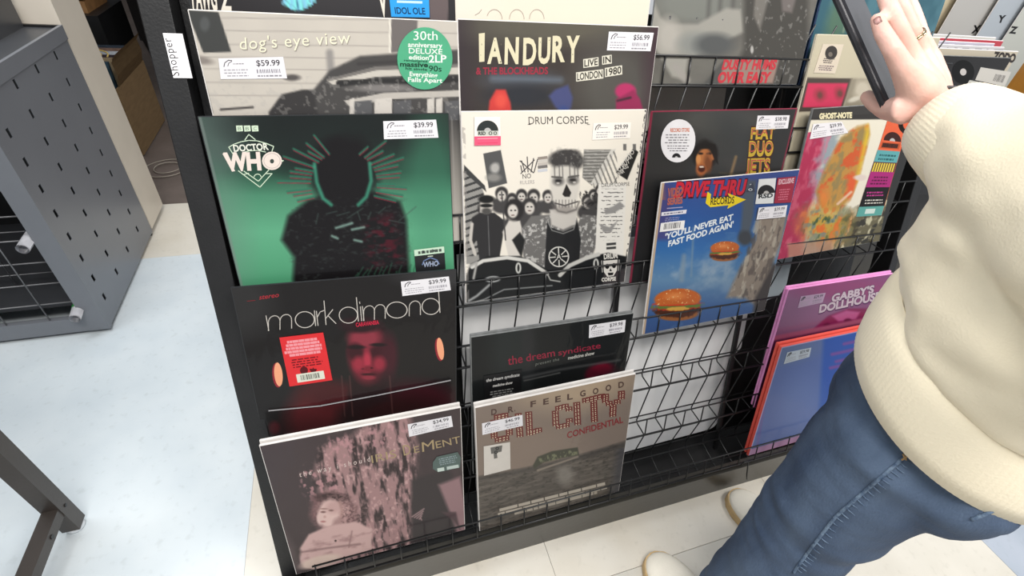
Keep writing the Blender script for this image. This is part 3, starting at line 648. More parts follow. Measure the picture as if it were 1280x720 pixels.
    q4 = [(545, 572), (572, 566), (575, 584), (547, 589)]; f.lines(rq(q4, 0.05, 0.1, 0.95, 0.65), 4, (150, 166, 170), 0.45, 9)
    f.add(rq(q4, 0.0, 0.8, 0.3, 1.05), (206, 220, 212)); f.add(rq(q4, 0.42, 0.8, 0.95, 1.02), (196, 210, 204)); f.done('sticker_print', None, M_ink)
    return r
iris(0.0345, 0.3255, 'second copy directly behind the pink and sepia tree record, only its top edge showing', False)
iris(0.0415, 0.3217, 'front copy of the pink and sepia record of a curly-haired figure before a tree', True)

# --- charcoal live record
r = Rec(0.3400, 0.9122, 0.014, -0.07, 0, 0.0079, 0.3139, 'dark charcoal record with big cracked cream capitals and three coloured figures', edge=M_edge)
def a(c):
    c.fill((64, 58, 56)); c.ell(690, 30, 120, 26, (92, 88, 78), 0.9); c.ell(650, 100, 46, 14, (74, 76, 82), 0.9); c.ell(770, 110, 50, 60, (86, 84, 80), 0.9); c.mix(np.clip((c.X - 795) / 30, 0, 1) * 0.8, (72, 52, 62))  # greyish ellipse along the top edge: wrap reflection painted into the cover colour
    c.line([(616, 98), (700, 100)], 7, (104, 114, 126), 8, 0.8); c.mix(np.clip((600 - c.X) / 30, 0, 1) * 0.6, (54, 44, 52)); c.ell(655, 120, 45, 14, (48, 50, 56), 0.9)
    c.poly([(610, 145), (612, 126), (620, 112), (632, 112), (638, 128), (640, 145)], (206, 66, 62), 3); c.ell(626, 126, 7, 9, (224, 84, 72), 0.8)
    c.poly([(686, 120), (694, 112), (710, 106), (716, 122), (714, 134), (708, 145), (694, 134)], (72, 78, 122), 4); c.ell(704, 138, 6, 6, (60, 76, 130), 0.8)
    c.ell(782, 114, 13, 10, (184, 56, 104), 0.35); c.poly([(770, 124), (792, 112), (800, 124), (806, 145), (770, 145)], (150, 50, 88), 3); c.line([(772, 126), (788, 122)], 3, (70, 44, 56), 2)
r.paint(a, 230, 0.0, 0.42)
f = Flat(r); CR = (226, 218, 186)
f.add([(598.5, 42), (606, 41), (605.5, 77), (599, 77.5)], CR)
for ch, x0, x1, y0, y1 in (('A', 609, 627.5, 48.5, 78.5), ('N', 630.5, 648, 48, 79), ('D', 653.5, 670, 48.5, 80), ('U', 672.5, 687.5, 48, 78.5), ('R', 690, 706, 46, 76.5), ('Y', 707.5, 724, 46, 77)): f.text(ch, (x0, y1), (x1, y1 - 0.4), (x0 + 0.8, y0), CR, bold=0.035)
f.text('& THE BLOCKHEADS', (595, 93), (685, 92.5), (595, 84.5), (156, 50, 68), bold=0.03)
for t, x0, y0, x1, y1, h in (('LIVE', 730, 84, 747.5, 81.5, 10.5), ('IN', 753.5, 80, 764, 78.4, 10.5), ('LONDON', 721, 101, 753.5, 97, 11), ('1980', 757, 95.5, 777, 92, 11)):
    f.add([(x0 - 0.8, y0 + 1), (x1 + 0.8, y1 + 1), (x1 + 0.6, y1 - h + 0.5), (x0 - 1, y0 - h + 0.5)], (226, 222, 206)); f.text(t, (x0 + 0.4, y0 - 0.6), (x1 - 0.4, y1 - 0.6), (x0 + 0.4, y0 - h + 1.8), (48, 44, 42), bold=0.02)
rr = random.Random(5)
for k in range(16):
    x, y = rr.uniform(600, 722), rr.uniform(48, 78); f.add([(x, y), (x + rr.uniform(0.6, 2), y + 0.3), (x + 0.5, y + rr.uniform(1, 3))], (100, 94, 82))
f.done('lettering'); price(r, [(761, 39.5), (817, 41), (813, 64), (758.5, 63)], '$56.99', 12)

# --- white cover with a painted face and a crowd
r = Rec(0.3398, 0.7965, 0.014, -0.07, 0, 0.001, 0.3065, 'white record with a black-and-white crowd and a man in skull face paint', edge=M_edge)
def a(c):
    c.fill((238, 231, 218)); n = c.noise(60, 60, 3); n2 = c.noise(24, 24, 8); K = (40, 39, 40)
    c.poly([(580, 210), (602, 232), (610, 260), (612, 330), (583, 330)], (150, 148, 144), 1.5); c.mix(c.mask([(580, 214), (602, 234), (610, 262), (612, 320), (583, 320)], 2) * (np.abs((c.X * 0.35 + c.Y) % 9 - 4) < 1.6), (62, 62, 62)); c.poly([(580, 206), (606, 232), (608, 240), (580, 215)], (66, 66, 66), 1)
    c.poly([(730, 187), (764, 187), (740, 232), (728, 222)], (118, 116, 112), 1.2); c.mix(c.mask([(730, 187), (764, 187), (740, 232), (728, 222)], 1) * ((c.Y % 4) < 1.6), (170, 168, 162))
    c.poly([(764, 187), (770, 186), (748, 232), (738, 230)], (214, 210, 202), 1); c.mix(c.mask([(740, 214), (770, 186), (774, 230), (742, 236)], 1) * (((c.X - c.Y * 0.4) % 6) < 2.4) * 0.8, (120, 118, 114))
    c.poly([(604, 192), (626, 187.5), (634, 229), (611, 235.5)], (86, 86, 86), 0.8); c.ell(619, 210, 6, 7, (178, 176, 172), 0.6, 0, 1, 0.5); c.ell(617, 222, 9, 5, (140, 138, 134), 0.8); c.lines = None
    # crowd heads behind
    heads = [(627, 243, 8), (640, 250, 7), (652, 245, 7), (667, 246, 8), (685, 246, 7), (641, 268, 9), (606, 262, 9), (662, 258, 9), (735, 252, 8), (742, 244, 6), (750, 238, 6), (756, 250, 7)]
    for x, y, q in heads: c.ell(x, y + q * 1.7, q * 1.7, q * 1.3, (70, 68, 68), 0.35); c.ell(x, y - 1.5, q, q * 1.05, (58, 56, 56), 0.3); c.ell(x, y + q * 0.25, q * 0.68, q * 0.85, (206, 200, 192), 0.35); c.ell(x - q * 0.25, y + 0.5, q * 0.16, 0.9, (60, 60, 60), 0.6); c.ell(x + q * 0.25, y + 0.5, q * 0.16, 0.9, (60, 60, 60), 0.6); c.ell(x, y + q * 0.6, q * 0.25, 0.8, (110, 90, 90), 0.6)
    c.mix(c.mask([(724, 240), (760, 235), (762, 262), (728, 262)], 3) * np.clip((n - 0.5) * 14, 0, 1), K)
    # man in dark shirt at the left
    c.poly([(590, 272), (600, 266), (618, 266), (631, 276), (628, 300), (624, 324), (600, 330), (596, 300), (590, 308)], (48, 47, 48), 1.5); c.ell(608, 257, 8.5, 10, (196, 190, 182), 0.3); c.ell(608, 249, 10, 5, (30, 30, 30), 0.4); c.ell(608, 257, 8, 2.3, (30, 30, 30), 0.5); c.ell(608, 264, 6, 4, (80, 78, 76), 0.6); c.line([(590, 280), (588, 300), (594, 318)], 4, (200, 194, 186), 1.5); c.line([(610, 270), (612, 322)], 1, (110, 110, 110), 1)
    c.poly([(628, 290), (636, 276), (650, 276), (656, 300), (650, 320), (636, 322)], (214, 208, 200), 2); c.ell(643, 262, 12, 14, (44, 42, 42), 0.3); c.ell(641, 264, 6.5, 8.5, (214, 208, 200), 0.35); c.ell(639, 263, 1.4, 1, (60, 60, 60), 0.5); c.ell(644, 263, 1.4, 1, (60, 60, 60), 0.5); c.ell(641, 269, 2.2, 0.8, (110, 80, 80), 0.5); c.line([(627, 240), (632, 300)], 1.6, (70, 68, 68), 1)
    # waistcoat and shirt of the painted man
    c.poly([(652, 286), (664, 270), (690, 268), (700, 282), (722, 280), (728, 268), (746, 270), (748, 300), (736, 330), (700, 345), (664, 340), (654, 320)], (112, 110, 108), 2); c.mix(c.mask([(652, 286), (690, 268), (748, 270), (748, 330), (660, 340)], 2) * np.clip((n - 0.52) * 12, 0, 1), (186, 184, 180)); c.poly([(650, 290), (640, 300), (652, 322), (656, 300)], (34, 34, 34), 2)
    c.poly([(684, 276), (688, 284), (704, 290), (718, 284), (721, 272), (726, 300), (722, 350), (680, 350), (682, 310)], (36, 36, 37), 1.4); c.line([(685, 278), (690, 288), (704, 292), (717, 287), (721, 274)], 1, (150, 150, 148), 1)
    c.poly([(687, 262), (722, 260), (719, 280), (704, 287), (689, 281)], (200, 195, 188), 2.5)
    c.ell(706, 228, 18.5, 36, (214, 209, 200), 0.2); c.ell(708, 200, 22, 14, (64, 62, 62), 0.3, 0, 1, 0.5); c.mix(np.clip(1.4 - np.hypot((c.X - 708) / 22, (c.Y - 200) / 14), 0, 1) * np.clip((n - 0.5) * 8, 0, 1) * 0.8, (130, 128, 124)); c.ell(706, 214, 16, 7, (212, 207, 198), 0.6)
    c.ell(698, 226.5, 6.5, 5.2, (96, 94, 92), 0.9); c.ell(716, 225.5, 6.5, 5.2, (96, 94, 92), 0.9); c.ell(698, 226, 3.6, 1.5, (40, 38, 38), 0.6); c.ell(716, 225, 3.6, 1.5, (40, 38, 38), 0.6); c.line([(690, 221), (702, 222)], 1.8, (70, 68, 66), 1.6); c.line([(711, 221.5), (723, 219.5)], 1.8, (70, 68, 66), 1.6); c.ell(706, 262, 12, 5, (160, 154, 148), 0.9); c.ell(697.5, 229, 2, 1.2, (190, 186, 180), 0.6); c.ell(718, 228, 2, 1.2, (190, 186, 180), 0.6)
    for x in (693, 699, 703, 712, 718, 722): c.line([(x, 206), (x + 0.5, 222)], 1.2, (96, 94, 92), 1.6, 0.9)
    c.poly([(708, 230), (703, 243), (706, 246), (712, 246), (714, 241)], (40, 38, 38), 1.2); c.line([(694, 254), (706, 257), (722, 252)], 1.6, (66, 62, 62), 1.2)
    for x in range(695, 722, 4): c.line([(x, 250), (x, 259)], 0.8, (90, 86, 86), 1, 0.9)
    c.line([(690, 256), (698, 264), (708, 266), (720, 262), (724, 252)], 2, (96, 92, 90), 2.2, 0.8)
    # placard and poster
    c.poly([(792, 185), (798, 190), (784, 225), (770, 216)], (36, 36, 36), 1); c.line([(771, 222), (767, 230)], 1, (90, 90, 90))
    c.poly([(748, 230), (783, 229), (779, 322), (744, 316)], (236, 232, 224), 1); c.mix(c.mask([(752, 236), (779, 236), (777, 300), (750, 300)], 1) * ((c.Y % 5) < 1.4) * (n > 0.46), (120, 118, 116))
    for P in ([(755, 262), (766, 258), (775, 252), (781, 258), (768, 266), (757, 268)], [(749, 280), (762, 284), (772, 276), (764, 290), (754, 290)]): c.poly(P, (150, 148, 146), 2)
    c.poly([(758, 304), (770, 303), (770, 306), (758, 307)], (60, 60, 60)); c.poly([(758, 309), (770, 308), (770, 311), (758, 312)], (60, 60, 60))
    for x in (779, 791): c.poly([(x, 180), (x + 4, 180), (x + 4, 188), (x, 188)], (110, 108, 106), 1)
    # black foreground with the chained jacket
    c.poly([(583, 345), (588, 330), (610, 320), (650, 320), (672, 330), (700, 345), (730, 322), (760, 316), (790, 322), (785, 380), (583, 384)], (28, 29, 30), 2)
    c.line([(590, 334), (604, 326), (634, 322), (660, 326), (684, 342)], 4.5, (214, 212, 206), 1.5); c.line([(700, 344), (712, 332), (732, 323), (748, 318)], 5, (206, 204, 198), 1.5)
    c.line([(588, 332), (596, 328), (592, 348)], 3, (170, 168, 164), 2); c.line([(586, 376), (596, 370), (612, 356)], 3, (150, 152, 152), 2); c.line([(592, 378), (606, 374), (630, 362), (690, 357)], 1.6, (130, 132, 132), 1.2); c.ell(616, 349, 10, 4, (170, 172, 172), 0.3, -4); c.ell(616, 349, 7, 2.2, (30, 30, 30), 0.3, -4); c.ell(616, 349, 3, 1.4, (140, 140, 140), 0.4)
    for x0, y0 in ((648, 335), (745, 330)): c.ell(x0, y0, 3.6, 7, (206, 206, 200), 0.3); c.ell(x0, y0, 1.5, 4.6, (36, 36, 36), 0.4)
    c.line([(684, 342), (688, 350), (700, 352)], 1.6, (180, 180, 176), 1.2)
    c.mix(np.clip((0.10 - (1 - c.v)) * 80, 0, 1) * (c.u > 0.85) * 0.8, (70, 64, 66)); 
    c.mix(((c.u < 0.02) & (n2 > 0.5)) * 0.5, (150, 144, 140)); c.mix(((c.u > 0.985) & (n > 0.5)) * 0.8, (60, 58, 58))
r.paint(a, 330)
f = Flat(r); K_ = (64, 60, 60)
f.text('DRUM CORPSE', (661, 155.5), (735.5, 154.5), (660.6, 146), K_, bold=-0.006)
for x in (661, 735): f.stroke([(x - 1, 155.6), (x + 2, 155.6)], 0.7, K_)
f.done('lettering'); f = Flat(r); f.text('DRUM CORPSE', (752, 234), (787, 232), (752, 229.5), (70, 68, 68), bold=-0.004)
f.done('banner_lettering'); f = Flat(r); f.text('NO', (653.5, 223.5), (664, 222.5), (653, 217.5), (80, 76, 76)); f.text('RULERS', (650, 230.5), (668, 229.5), (650, 226), (176, 170, 166))
for k in range(5):
    b0 = [(650, 207), (651, 201), (658, 196), (666, 198), (671, 199)][k]; f.stroke([(b0[0] + 1, b0[1]), (652.5 + k * 3.8, 215)], 1.3, (92, 88, 88))
f.stroke([(650, 201), (667, 216)], 1.3, (84, 80, 80)); f.stroke([(668, 200), (651, 217)], 1.3, (84, 80, 80))
for y, cc in ((196.5, (150, 140, 132)), (200, (206, 200, 192)), (204, (196, 188, 180)), (207.5, (120, 116, 114)), (212, (206, 208, 214))): f.add([(672, y), (684, y - 1.6), (684.6, y + 2), (672.6, y + 3.4)], cc)
f.done('crossed_crown_print'); f = Flat(r)
for k, (t, w) in enumerate((('NO', 8), ('WAR', 10), ('BUT', 10), ('CLASS', 13), ('WAR', 9))):
    y = 194 + k * 6.0; x = 789 - k * 3.2; f.text(t, (x - w / 2, y + 2.5), (x + w / 2, y - 2.5), (x - w / 2 - 1.5, y - 2), (220, 216, 208), bold=0.01)
f.done('placard_lettering'); f = Flat(r); f.disc(698.5, 321, 13, 13, (206, 204, 198), ring=0.12, n=28)                                     # circled cross emblem on the shirt
for p in ([(690, 330), (707, 313)], [(689, 314), (708, 329)], [(686, 322), (711, 320)], [(698, 309), (699, 333)]): f.stroke(p, 1.4, (206, 204, 198))
f.disc(698.5, 321, 4, 4, (28, 29, 30)); f.text('A', (695.6, 324), (701.5, 323.6), (695.6, 317.5), (206, 204, 198), bold=0.02)
f.done('shirt_emblem'); f = Flat(r); f.text('DRUM', (755, 324), (772, 322.5), (754.5, 317.5), (232, 228, 220), bold=0.03); f.text('CORPSE', (752, 352), (770, 350.5), (752, 347.5), (232, 228, 220), bold=0.04)
f.add([(754, 326), (772, 324.5), (771, 338), (767, 345), (759, 346), (755, 340)], (226, 222, 214)); f.disc(759, 333, 2.6, 3.2, (30, 30, 30)); f.disc(767.5, 332, 2.6, 3.2, (30, 30, 30)); f.add([(763, 335), (761.6, 339), (765, 339)], (30, 30, 30)); f.add([(759.5, 341), (767, 340.5), (766, 344), (760.5, 344.5)], (40, 38, 38)); f.stroke([(752, 326), (753, 340)], 1.6, (150, 148, 144)); f.stroke([(774, 325), (773, 338)], 1.6, (150, 148, 144))
f.done('mask_emblem'); price(r, [(741.5, 154), (788.5, 153), (787.5, 172.5), (740, 175)], '$29.99', 14, (238, 232, 224))
q = [(593, 146), (625, 146), (626, 181.5), (593, 182)]; patch(r, q, (240, 232, 226), 'hype_sticker', 'white and pink sticker with a half record'); f = Flat(r)
vinyl_badge(f, 609.5, 164, 13.5, (52, 56, 56)); f.add([(596.5, 163.5), (623, 163.5), (623, 169.5), (596.5, 169.5)], (206, 210, 200)); f.text('RSD', (598, 168.6), (607, 168.6), (598, 164.6), (40, 40, 40), bold=0.04); f.disc(613, 166.5, 2.4, 2.2, (40, 40, 40), ring=0.4); f.disc(619, 166.5, 2.2, 2.1, (40, 40, 40), ring=0.4)
f.add([(593, 170.5), (626, 170), (626, 181.5), (593, 182)], (240, 96, 130)); f.stroke([(597, 173.5), (622, 172.8)], 0.8, (250, 180, 190)); f.stroke([(597, 179), (622, 178.6)], 0.8, (222, 66, 104)); f.done('sticker_print', None, M_ink)

# --- black record with red lower-case lettering, and the copy behind it
for n, s, art in ((0.0095, 0.4400, False), (0.014, 0.4367, True)):
    r = Rec(0.3415, s, n, -0.07, 0.006, -0.002, 0.3165, 'front copy of the black record with small red lower-case lettering, behind the sepia desert record' if art else 'second copy behind the black record with red lettering, its top edge just showing', edge=M_grey_edge)
    if art:
        def a(c):
            c.fill((24, 26, 27)); c.ell(640, 440, 26, 60, (40, 46, 46), 0.9, 0, 0.7); c.ell(660, 430, 8, 50, (44, 44, 46), 0.9, 0, 0.7); c.ell(752, 462, 16, 8, (112, 16, 40), 0.7, -12, 1, 0.6); c.ell(740, 470, 8, 8, (84, 14, 32), 0.9); c.ell(760, 470, 20, 10, (60, 12, 26), 0.9, 0, 0.6)
            c.line([(655, 472), (700, 462), (775, 450)], 2.6, (84, 84, 84), 3, 0.8); c.line([(655, 476), (700, 466)], 1.4, (110, 110, 108), 1.5, 0.8)
        r.paint(a, 200, 0.0, 0.42); f = Flat(r); RD = (150, 38, 62)
        f.text('the', (635, 456.5), (653.5, 453), (634.5, 446), RD, bold=0.008); f.text('dream', (658, 452), (694, 445), (657, 443), RD, bold=0.008); f.text('syndicate', (698, 444.5), (751, 435), (697.5, 437.5), RD, bold=0.008)
        f.text('present the', (669, 457), (699, 450.5), (668.6, 453.5), (130, 134, 126), space=1.2, shear=0.3); f.text('medicine show', (710, 449.5), (743.5, 443), (709.5, 445.5), (206, 204, 196), bold=0.02, shear=0.2)
        f.done('lettering'); price(r, [(736.5, 406.5), (782, 399.8), (780.5, 414.8), (736, 422.5)], '$39.98', 15)
        q = [(604.5, 470), (652.5, 461.5), (651, 492), (606, 500)]; patch(r, q, (16, 16, 18), 'hype_sticker', 'black sticker with white lettering'); f = Flat(r); W_ = (214, 212, 208)
        f.text('the dream syndicate', (608, 477.5), (649.5, 470), (607.8, 473.8), W_, bold=0.02, shear=0.2); f.text('medicine show', (616, 484), (641, 479.5), (615.8, 480.8), W_, bold=0.03, shear=0.2); f.lines([(612, 489), (644, 484), (646, 492), (611, 498)], 3, (150, 150, 148), 0.4, 3); f.done('sticker_print', None, M_ink)

# --- sepia desert record
for n, s, art in ((0.039, 0.3205, False), (0.046, 0.3166, True)):
    r = Rec(0.3367, s, n, -0.08, 0.0045, 0.0198, 0.3180, 'front copy of the sepia desert record with dotted red-brown lettering' if art else 'second copy directly behind the sepia desert record, only its top edge showing', thick=0.0044, edge=M_edge)
    if art:
        def a(c):
            n = c.noise(8, 60, 3); n2 = c.noise(40, 90, 5)
            hz = 594 - (c.X - 597) * 0.242 + 4 * np.sin((c.X - 597) / 60)          # horizon of the plain
            c.fill((132, 118, 108)); c.ell(720, 480, 70, 30, (190, 168, 140), 0.95, -12, 0.8); c.ell(660, 560, 60, 40, (138, 122, 110), 0.9); c.mix((c.noise(6, 8, 2) - 0.3) * 0.4, (146, 130, 120))
            g = np.clip((c.Y - hz) / 4, 0, 1); c.mix(g, (86, 80, 74)); c.mix(g * np.clip((n - 0.42) * 4, 0, 1) * 0.9, (112, 104, 96)); c.mix(g * np.clip((n2 - 0.55) * 6, 0, 1) * 0.7, (60, 56, 52)); c.mix(np.clip(1 - abs(c.Y - hz - 5) / 5, 0, 1) * 0.6, (66, 62, 60))
            c.ell(706, 594, 10, 12, (140, 134, 126), 0.9, 0, 0.8, 0.5)
            c.poly([(666, 582), (672, 571), (690, 564), (722, 559), (724, 569), (700, 573), (680, 578), (668, 586)], (72, 72, 60), 1.5); c.mix(c.mask([(672, 572), (722, 561), (722, 568), (676, 579)], 1) * np.clip((c.noise(60, 30, 7) - 0.5) * 10, 0, 1), (120, 122, 96)); c.line([(672, 588), (722, 571)], 2, (150, 138, 124), 2)
            sky = np.clip((c.v - 0.90) / 0.01, 0, 1); c.mix(sky * 0.0, (0, 0, 0)); c.mix(np.clip((c.X - 775 + (c.Y - 500) * 0.14) / 10, 0, 1) * (c.Y > 560) * 0.7, (70, 70, 76))
        r.paint(a, 270); f = Flat(r); MR = (112, 52, 48)
        Lt = {'L': ['10000', '10000', '10000', '10000', '10000', '11110'], 'I': ['1', '1', '1', '1', '1', '1'], 'C': ['01110', '10001', '10000', '10000', '10001', '01110'], 'T': ['11111', '00100', '00100', '00100', '00100', '00100'], 'Y': ['10001', '10001', '01010', '00100', '00100', '00100'], 'O': ['01110', '10001', '10001', '10001', '10001', '01110']}
        def dots(ch, q):                                          # marquee lettering: brown strokes set with pale bulbs, doubled
            g_ = Lt[ch]; Qd = Quad(q); nr = len(g_) - 1; ncl = max(1, len(g_[0]) - 1)
            w0 = np.hypot(*(Qd(1, 0) - Qd(0, 0))) / (ncl + 0.001) if ncl > 1 else 5.0; h0 = np.hypot(*(Qd(0, 1) - Qd(0, 0))) / nr; cells = [(i, j) for j, row in enumerate(g_) for i, b in enumerate(row) if b == '1']
            for i, j in cells:
                p = Qd(i / ncl if ncl > 1 or len(g_[0]) > 1 else 0.5, j / nr); ww = 8.2; f.add([(p[0] - ww / 2 - 0.6, p[1] - h0 / 2 - 0.6), (p[0] + ww / 2, p[1] - h0 / 2 - 1.6), (p[0] + ww / 2 + 0.4, p[1] + h0 / 2 - 0.6), (p[0] - ww / 2, p[1] + h0 / 2 + 0.4)], MR)
            for i, j in cells:
                p = Qd(i / ncl if ncl > 1 or len(g_[0]) > 1 else 0.5, j / nr)
                for dx in (-1.7, 1.7):
                    for dy in ((-1.3, 1.5) if h0 > 4.5 else (0,)): f.disc(p[0] + dx, p[1] + dy - dx * 0.2, 0.75, 0.75, (222, 206, 178), n=6)
        dots('O', [(617, 523), (636, 519), (637, 547), (618, 551)]); dots('I', [(648, 520), (648, 520), (650, 544), (650, 544)]); dots('L', [(661, 518), (676, 514), (677, 537), (662, 542)])
        dots('C', [(694, 512), (711, 507), (712, 531), (695, 535)]); dots('I', [(721, 506), (721, 506), (722, 529), (722, 529)]); dots('T', [(732, 501), (752, 496), (753, 523), (733, 527)]); dots('Y', [(757, 496), (777, 492), (776, 516), (756, 521)])
        cap = 'DR. FEELGOOD'; xs_ = [(614, 519), (635, 516), (643, 514), None, (663, 509), (679, 506), (694, 503), (709, 500), (725, 496), (741, 493), (757, 489), (773, 485)]
        for ch, p in zip(cap, xs_):
            if p: f.text(ch, (p[0], p[1]), (p[0] + (1.2 if ch == '.' else 7), p[1] - (0.1 if ch == '.' else 1.4)), (p[0], p[1] - 7), (84, 62, 56), bold=0.03)
        f.text('CONFIDENTIAL', (709, 548), (779, 528), (708.6, 540.5), (136, 44, 50), bold=0.02)
        f.done('lettering'); f = Flat(r); f.lines([(621, 636), (760, 601), (761, 611), (622, 646)], 2, (190, 180, 166), 0.7, 11, 0.05, 0.1); f.lines([(640, 640), (750, 612), (750, 617), (641, 645)], 1, (176, 166, 152), 0.7, 12, 0.05, 0.1); f.done('credits_print')
        price(r, [(602.5, 529.3), (653, 518.5), (653.5, 532), (603, 543.5)], '$46.99', 18)
        q = [(604.5, 558), (637.5, 552.5), (638, 586), (605, 594.5)]; patch(r, q, (206, 200, 192), 'hype_sticker', 'plain off-white sticker with a small dark emblem'); f = Flat(r)
        f.add([(613, 559.5), (628, 556.5), (627, 564.5), (621, 566), (622, 572.5), (617.5, 573.5), (617, 567), (614, 567.5)], (112, 110, 106)); f.disc(621.5, 560.5, 2.2, 2, (36, 36, 36), ring=0.5); f.disc(620, 565.3, 2.2, 2, (36, 36, 36), ring=0.5); f.done('sticker_print', None, M_ink)

# --- big white record at the top
r = Rec(0.322, 1.036, 0.014, -0.07, 0.0, 0.0, 0.3165, 'plain cream-white record with hairline grey script, top centre of the rack', edge=M_edge)
r.paint(lambda c: (c.fill((236, 226, 208)), c.mix(np.clip((640 - c.X) / 60, 0, 1) * 0.4, (238, 228, 220))), 60, 0, 0.45)
f = Flat(r)
for cx in (618, 646, 671): f.disc(cx, 24, 9.5 if cx != 618 else 10, 12.5, (172, 160, 148), 180 if cx != 618 else 200, 360, 14, ring=0.07)
f.stroke([(594, 19), (599, 16), (602, 12)], 0.7, (150, 140, 130)); f.done('script_print')

# --- black and white photograph record, top right
r = Rec(0.650, 1.150, 0.014, -0.07, 0.012, 0.004, 0.316, 'grey photograph record with small red lettering standing in the top wire shelf', edge=M_grey_edge)
def a(c):
    n = c.noise(8, 14, 4); n2 = c.noise(50, 50, 6)
    c.fill((112, 110, 104)); c.mix(np.clip((n - 0.35) * 3, 0, 1) * 0.6, (96, 94, 90)); c.ell(870, 5, 55, 26, (124, 126, 120), 0.8)
    for x in (888, 902, 918): c.line([(x, -20), (x - 3, 24)], 5, (84, 82, 80), 5, 0.6)
    c.poly([(800, -30), (812, -10), (826, 22), (836, 30), (872, 30), (908, 10), (926, 12), (930, 40), (905, 52), (880, 62), (860, 75), (856, 100), (840, 96), (820, 62), (812, 66), (805, 60)], (158, 156, 148), 5)
    c.ell(836, 46, 14, 22, (176, 172, 164), 0.9); c.ell(870, 55, 22, 14, (138, 140, 136), 0.8); c.ell(893, 56, 24, 14, (88, 90, 90), 0.7); c.line([(845, 84), (858, 100)], 9, (160, 156, 150), 5)
    c.poly([(930, -30), (1010, -30), (1010, 130), (900, 130), (930, 60)], (74, 72, 68), 8); c.poly([(945, -20), (960, 0), (950, 38), (942, 20)], (130, 126, 120), 4, 0.8); c.poly([(975, -20), (1000, -20), (990, 16), (978, 14)], (124, 116, 114), 4, 0.8)
    c.mix((n2 > 0.66) * (c.X > 925) * 0.5, (150, 148, 144)); c.ell(940, 62, 2, 5, (176, 174, 170), 0.5)
    c.mix(c.mask([(906, 74), (974, 74), (966, 104), (892, 104)], 3), (150, 128, 118)); c.poly([(880, 104), (906, 74), (898, 108)], (84, 84, 82), 3)
r.paint(a, 220, 0.55, 1.0)
f = Flat(r); RD = (196, 60, 70); f.text('DUSTY HUMS', (902, 86.5), (969, 86.5), (905, 75), RD, bold=0.05); f.text('OVER EASY', (896, 103), (962, 103), (899, 90.5), RD, bold=0.05); f.done('lettering')

# --- black record with a shouting singer
r = Rec(0.6575, 0.7938, 0.010, -0.065, 0, 0.0082, 0.3085, 'black record with a shouting dark-haired singer and yellow-red cartoon letters', edge=mat('crimson_sleeve_edge', (132, 44, 66), 0.35, 0, 0.5, 0.1, 60))
def a(c):
    c.fill((50, 50, 50)); c.ell(900, 150, 60, 20, (72, 72, 70), 0.9); c.ell(910, 185, 30, 40, (62, 64, 64), 0.9); c.mix(np.clip((c.Y - 215) / 20, 0, 1), (34, 34, 35))
    c.mix(((c.u < 0.012) | (c.v < 0.008) | (c.u > 0.985)) * 0.9, (128, 42, 62))
    c.ell(882, 192, 16, 18, (30, 28, 28), 0.3, 0, 1, 0.4); c.ell(880, 201, 9.5, 16, (176, 110, 64), 0.3, 8); c.ell(885, 204, 5, 11, (120, 70, 42), 0.9); c.ell(891, 196, 2.5, 4, (170, 104, 62), 0.5); c.ell(876, 212, 6, 8, (168, 96, 54), 0.6); c.ell(873, 199, 3, 6, (206, 140, 84), 0.6); c.ell(877, 211, 4.4, 4.2, (72, 34, 26), 0.5, -20); c.ell(877, 208.6, 3, 1.1, (226, 208, 190), 0.5)
    c.ell(876, 192, 3, 1.5, (44, 32, 26), 0.6); c.ell(886, 192, 3, 1.5, (44, 32, 26), 0.6); c.line([(884, 190), (889, 200)], 3, (160, 96, 58), 2, 0.6); c.poly([(866, 188), (874, 180), (894, 180), (898, 206), (893, 200), (888, 186), (874, 186), (868, 194)], (28, 26, 26), 1.5)
    c.line([(920, 196), (912, 224)], 3.4, (132, 110, 82), 2.5); c.line([(900, 216), (926, 218)], 2, (84, 76, 62), 2, 0.7)
r.paint(a, 230, 0.0, 0.7)
f = Flat(r)
for t, x0, x1, yb, yt in (('FLAT', 938, 968, 174, 160), ('DUO', 935.5, 966, 195, 177), ('JETS', 931, 962, 218, 199)):
    V, F = glyphs(t, 0.055); k = len(f.V)
    f.text(t, (x0 - 0.6, yb + 0.8), (x1 + 0.8, yb), (x0 + 0.8, yt - 0.8), (74, 34, 30), bold=0.075); f.text(t, (x0, yb), (x1, yb - 0.8), (x0 + 1.2, yt), (204, 172, 62), bold=0.04); f.text(t, (x0 + 1.2, yb - 5.0), (x1 - 0.6, yb - 5.8), (x0 + 2.0, yt + 0.8), (186, 86, 76), bold=0.0)
f.done('lettering'); price(r, [(947, 144.5), (987, 144), (984.5, 160.5), (944.5, 162)], '$38.98', 21)
q = [(847.5 + 21.5 * math.cos(k * math.pi / 16) + 1.5 * math.sin(k * math.pi / 16) * -1, 176 + 27 * math.sin(k * math.pi / 16)) for k in range(32)]; patch(r, q, (222, 220, 222), 'hype_sticker', 'white oval sticker'); f = Flat(r)
f.text('RECORD STORE', (838, 165), (862, 164.5), (838, 160.5), (206, 110, 66), bold=0.03); f.lines([(831, 167), (864, 167), (864, 180), (831, 180)], 4, (130, 128, 132), 0.4, 3); f.lines([(833, 181), (862, 181), (860, 190), (834, 190)], 3, (130, 128, 132), 0.4, 4); vinyl_badge(f, 845.5, 197, 5.5); f.done('sticker_print', None, M_ink)

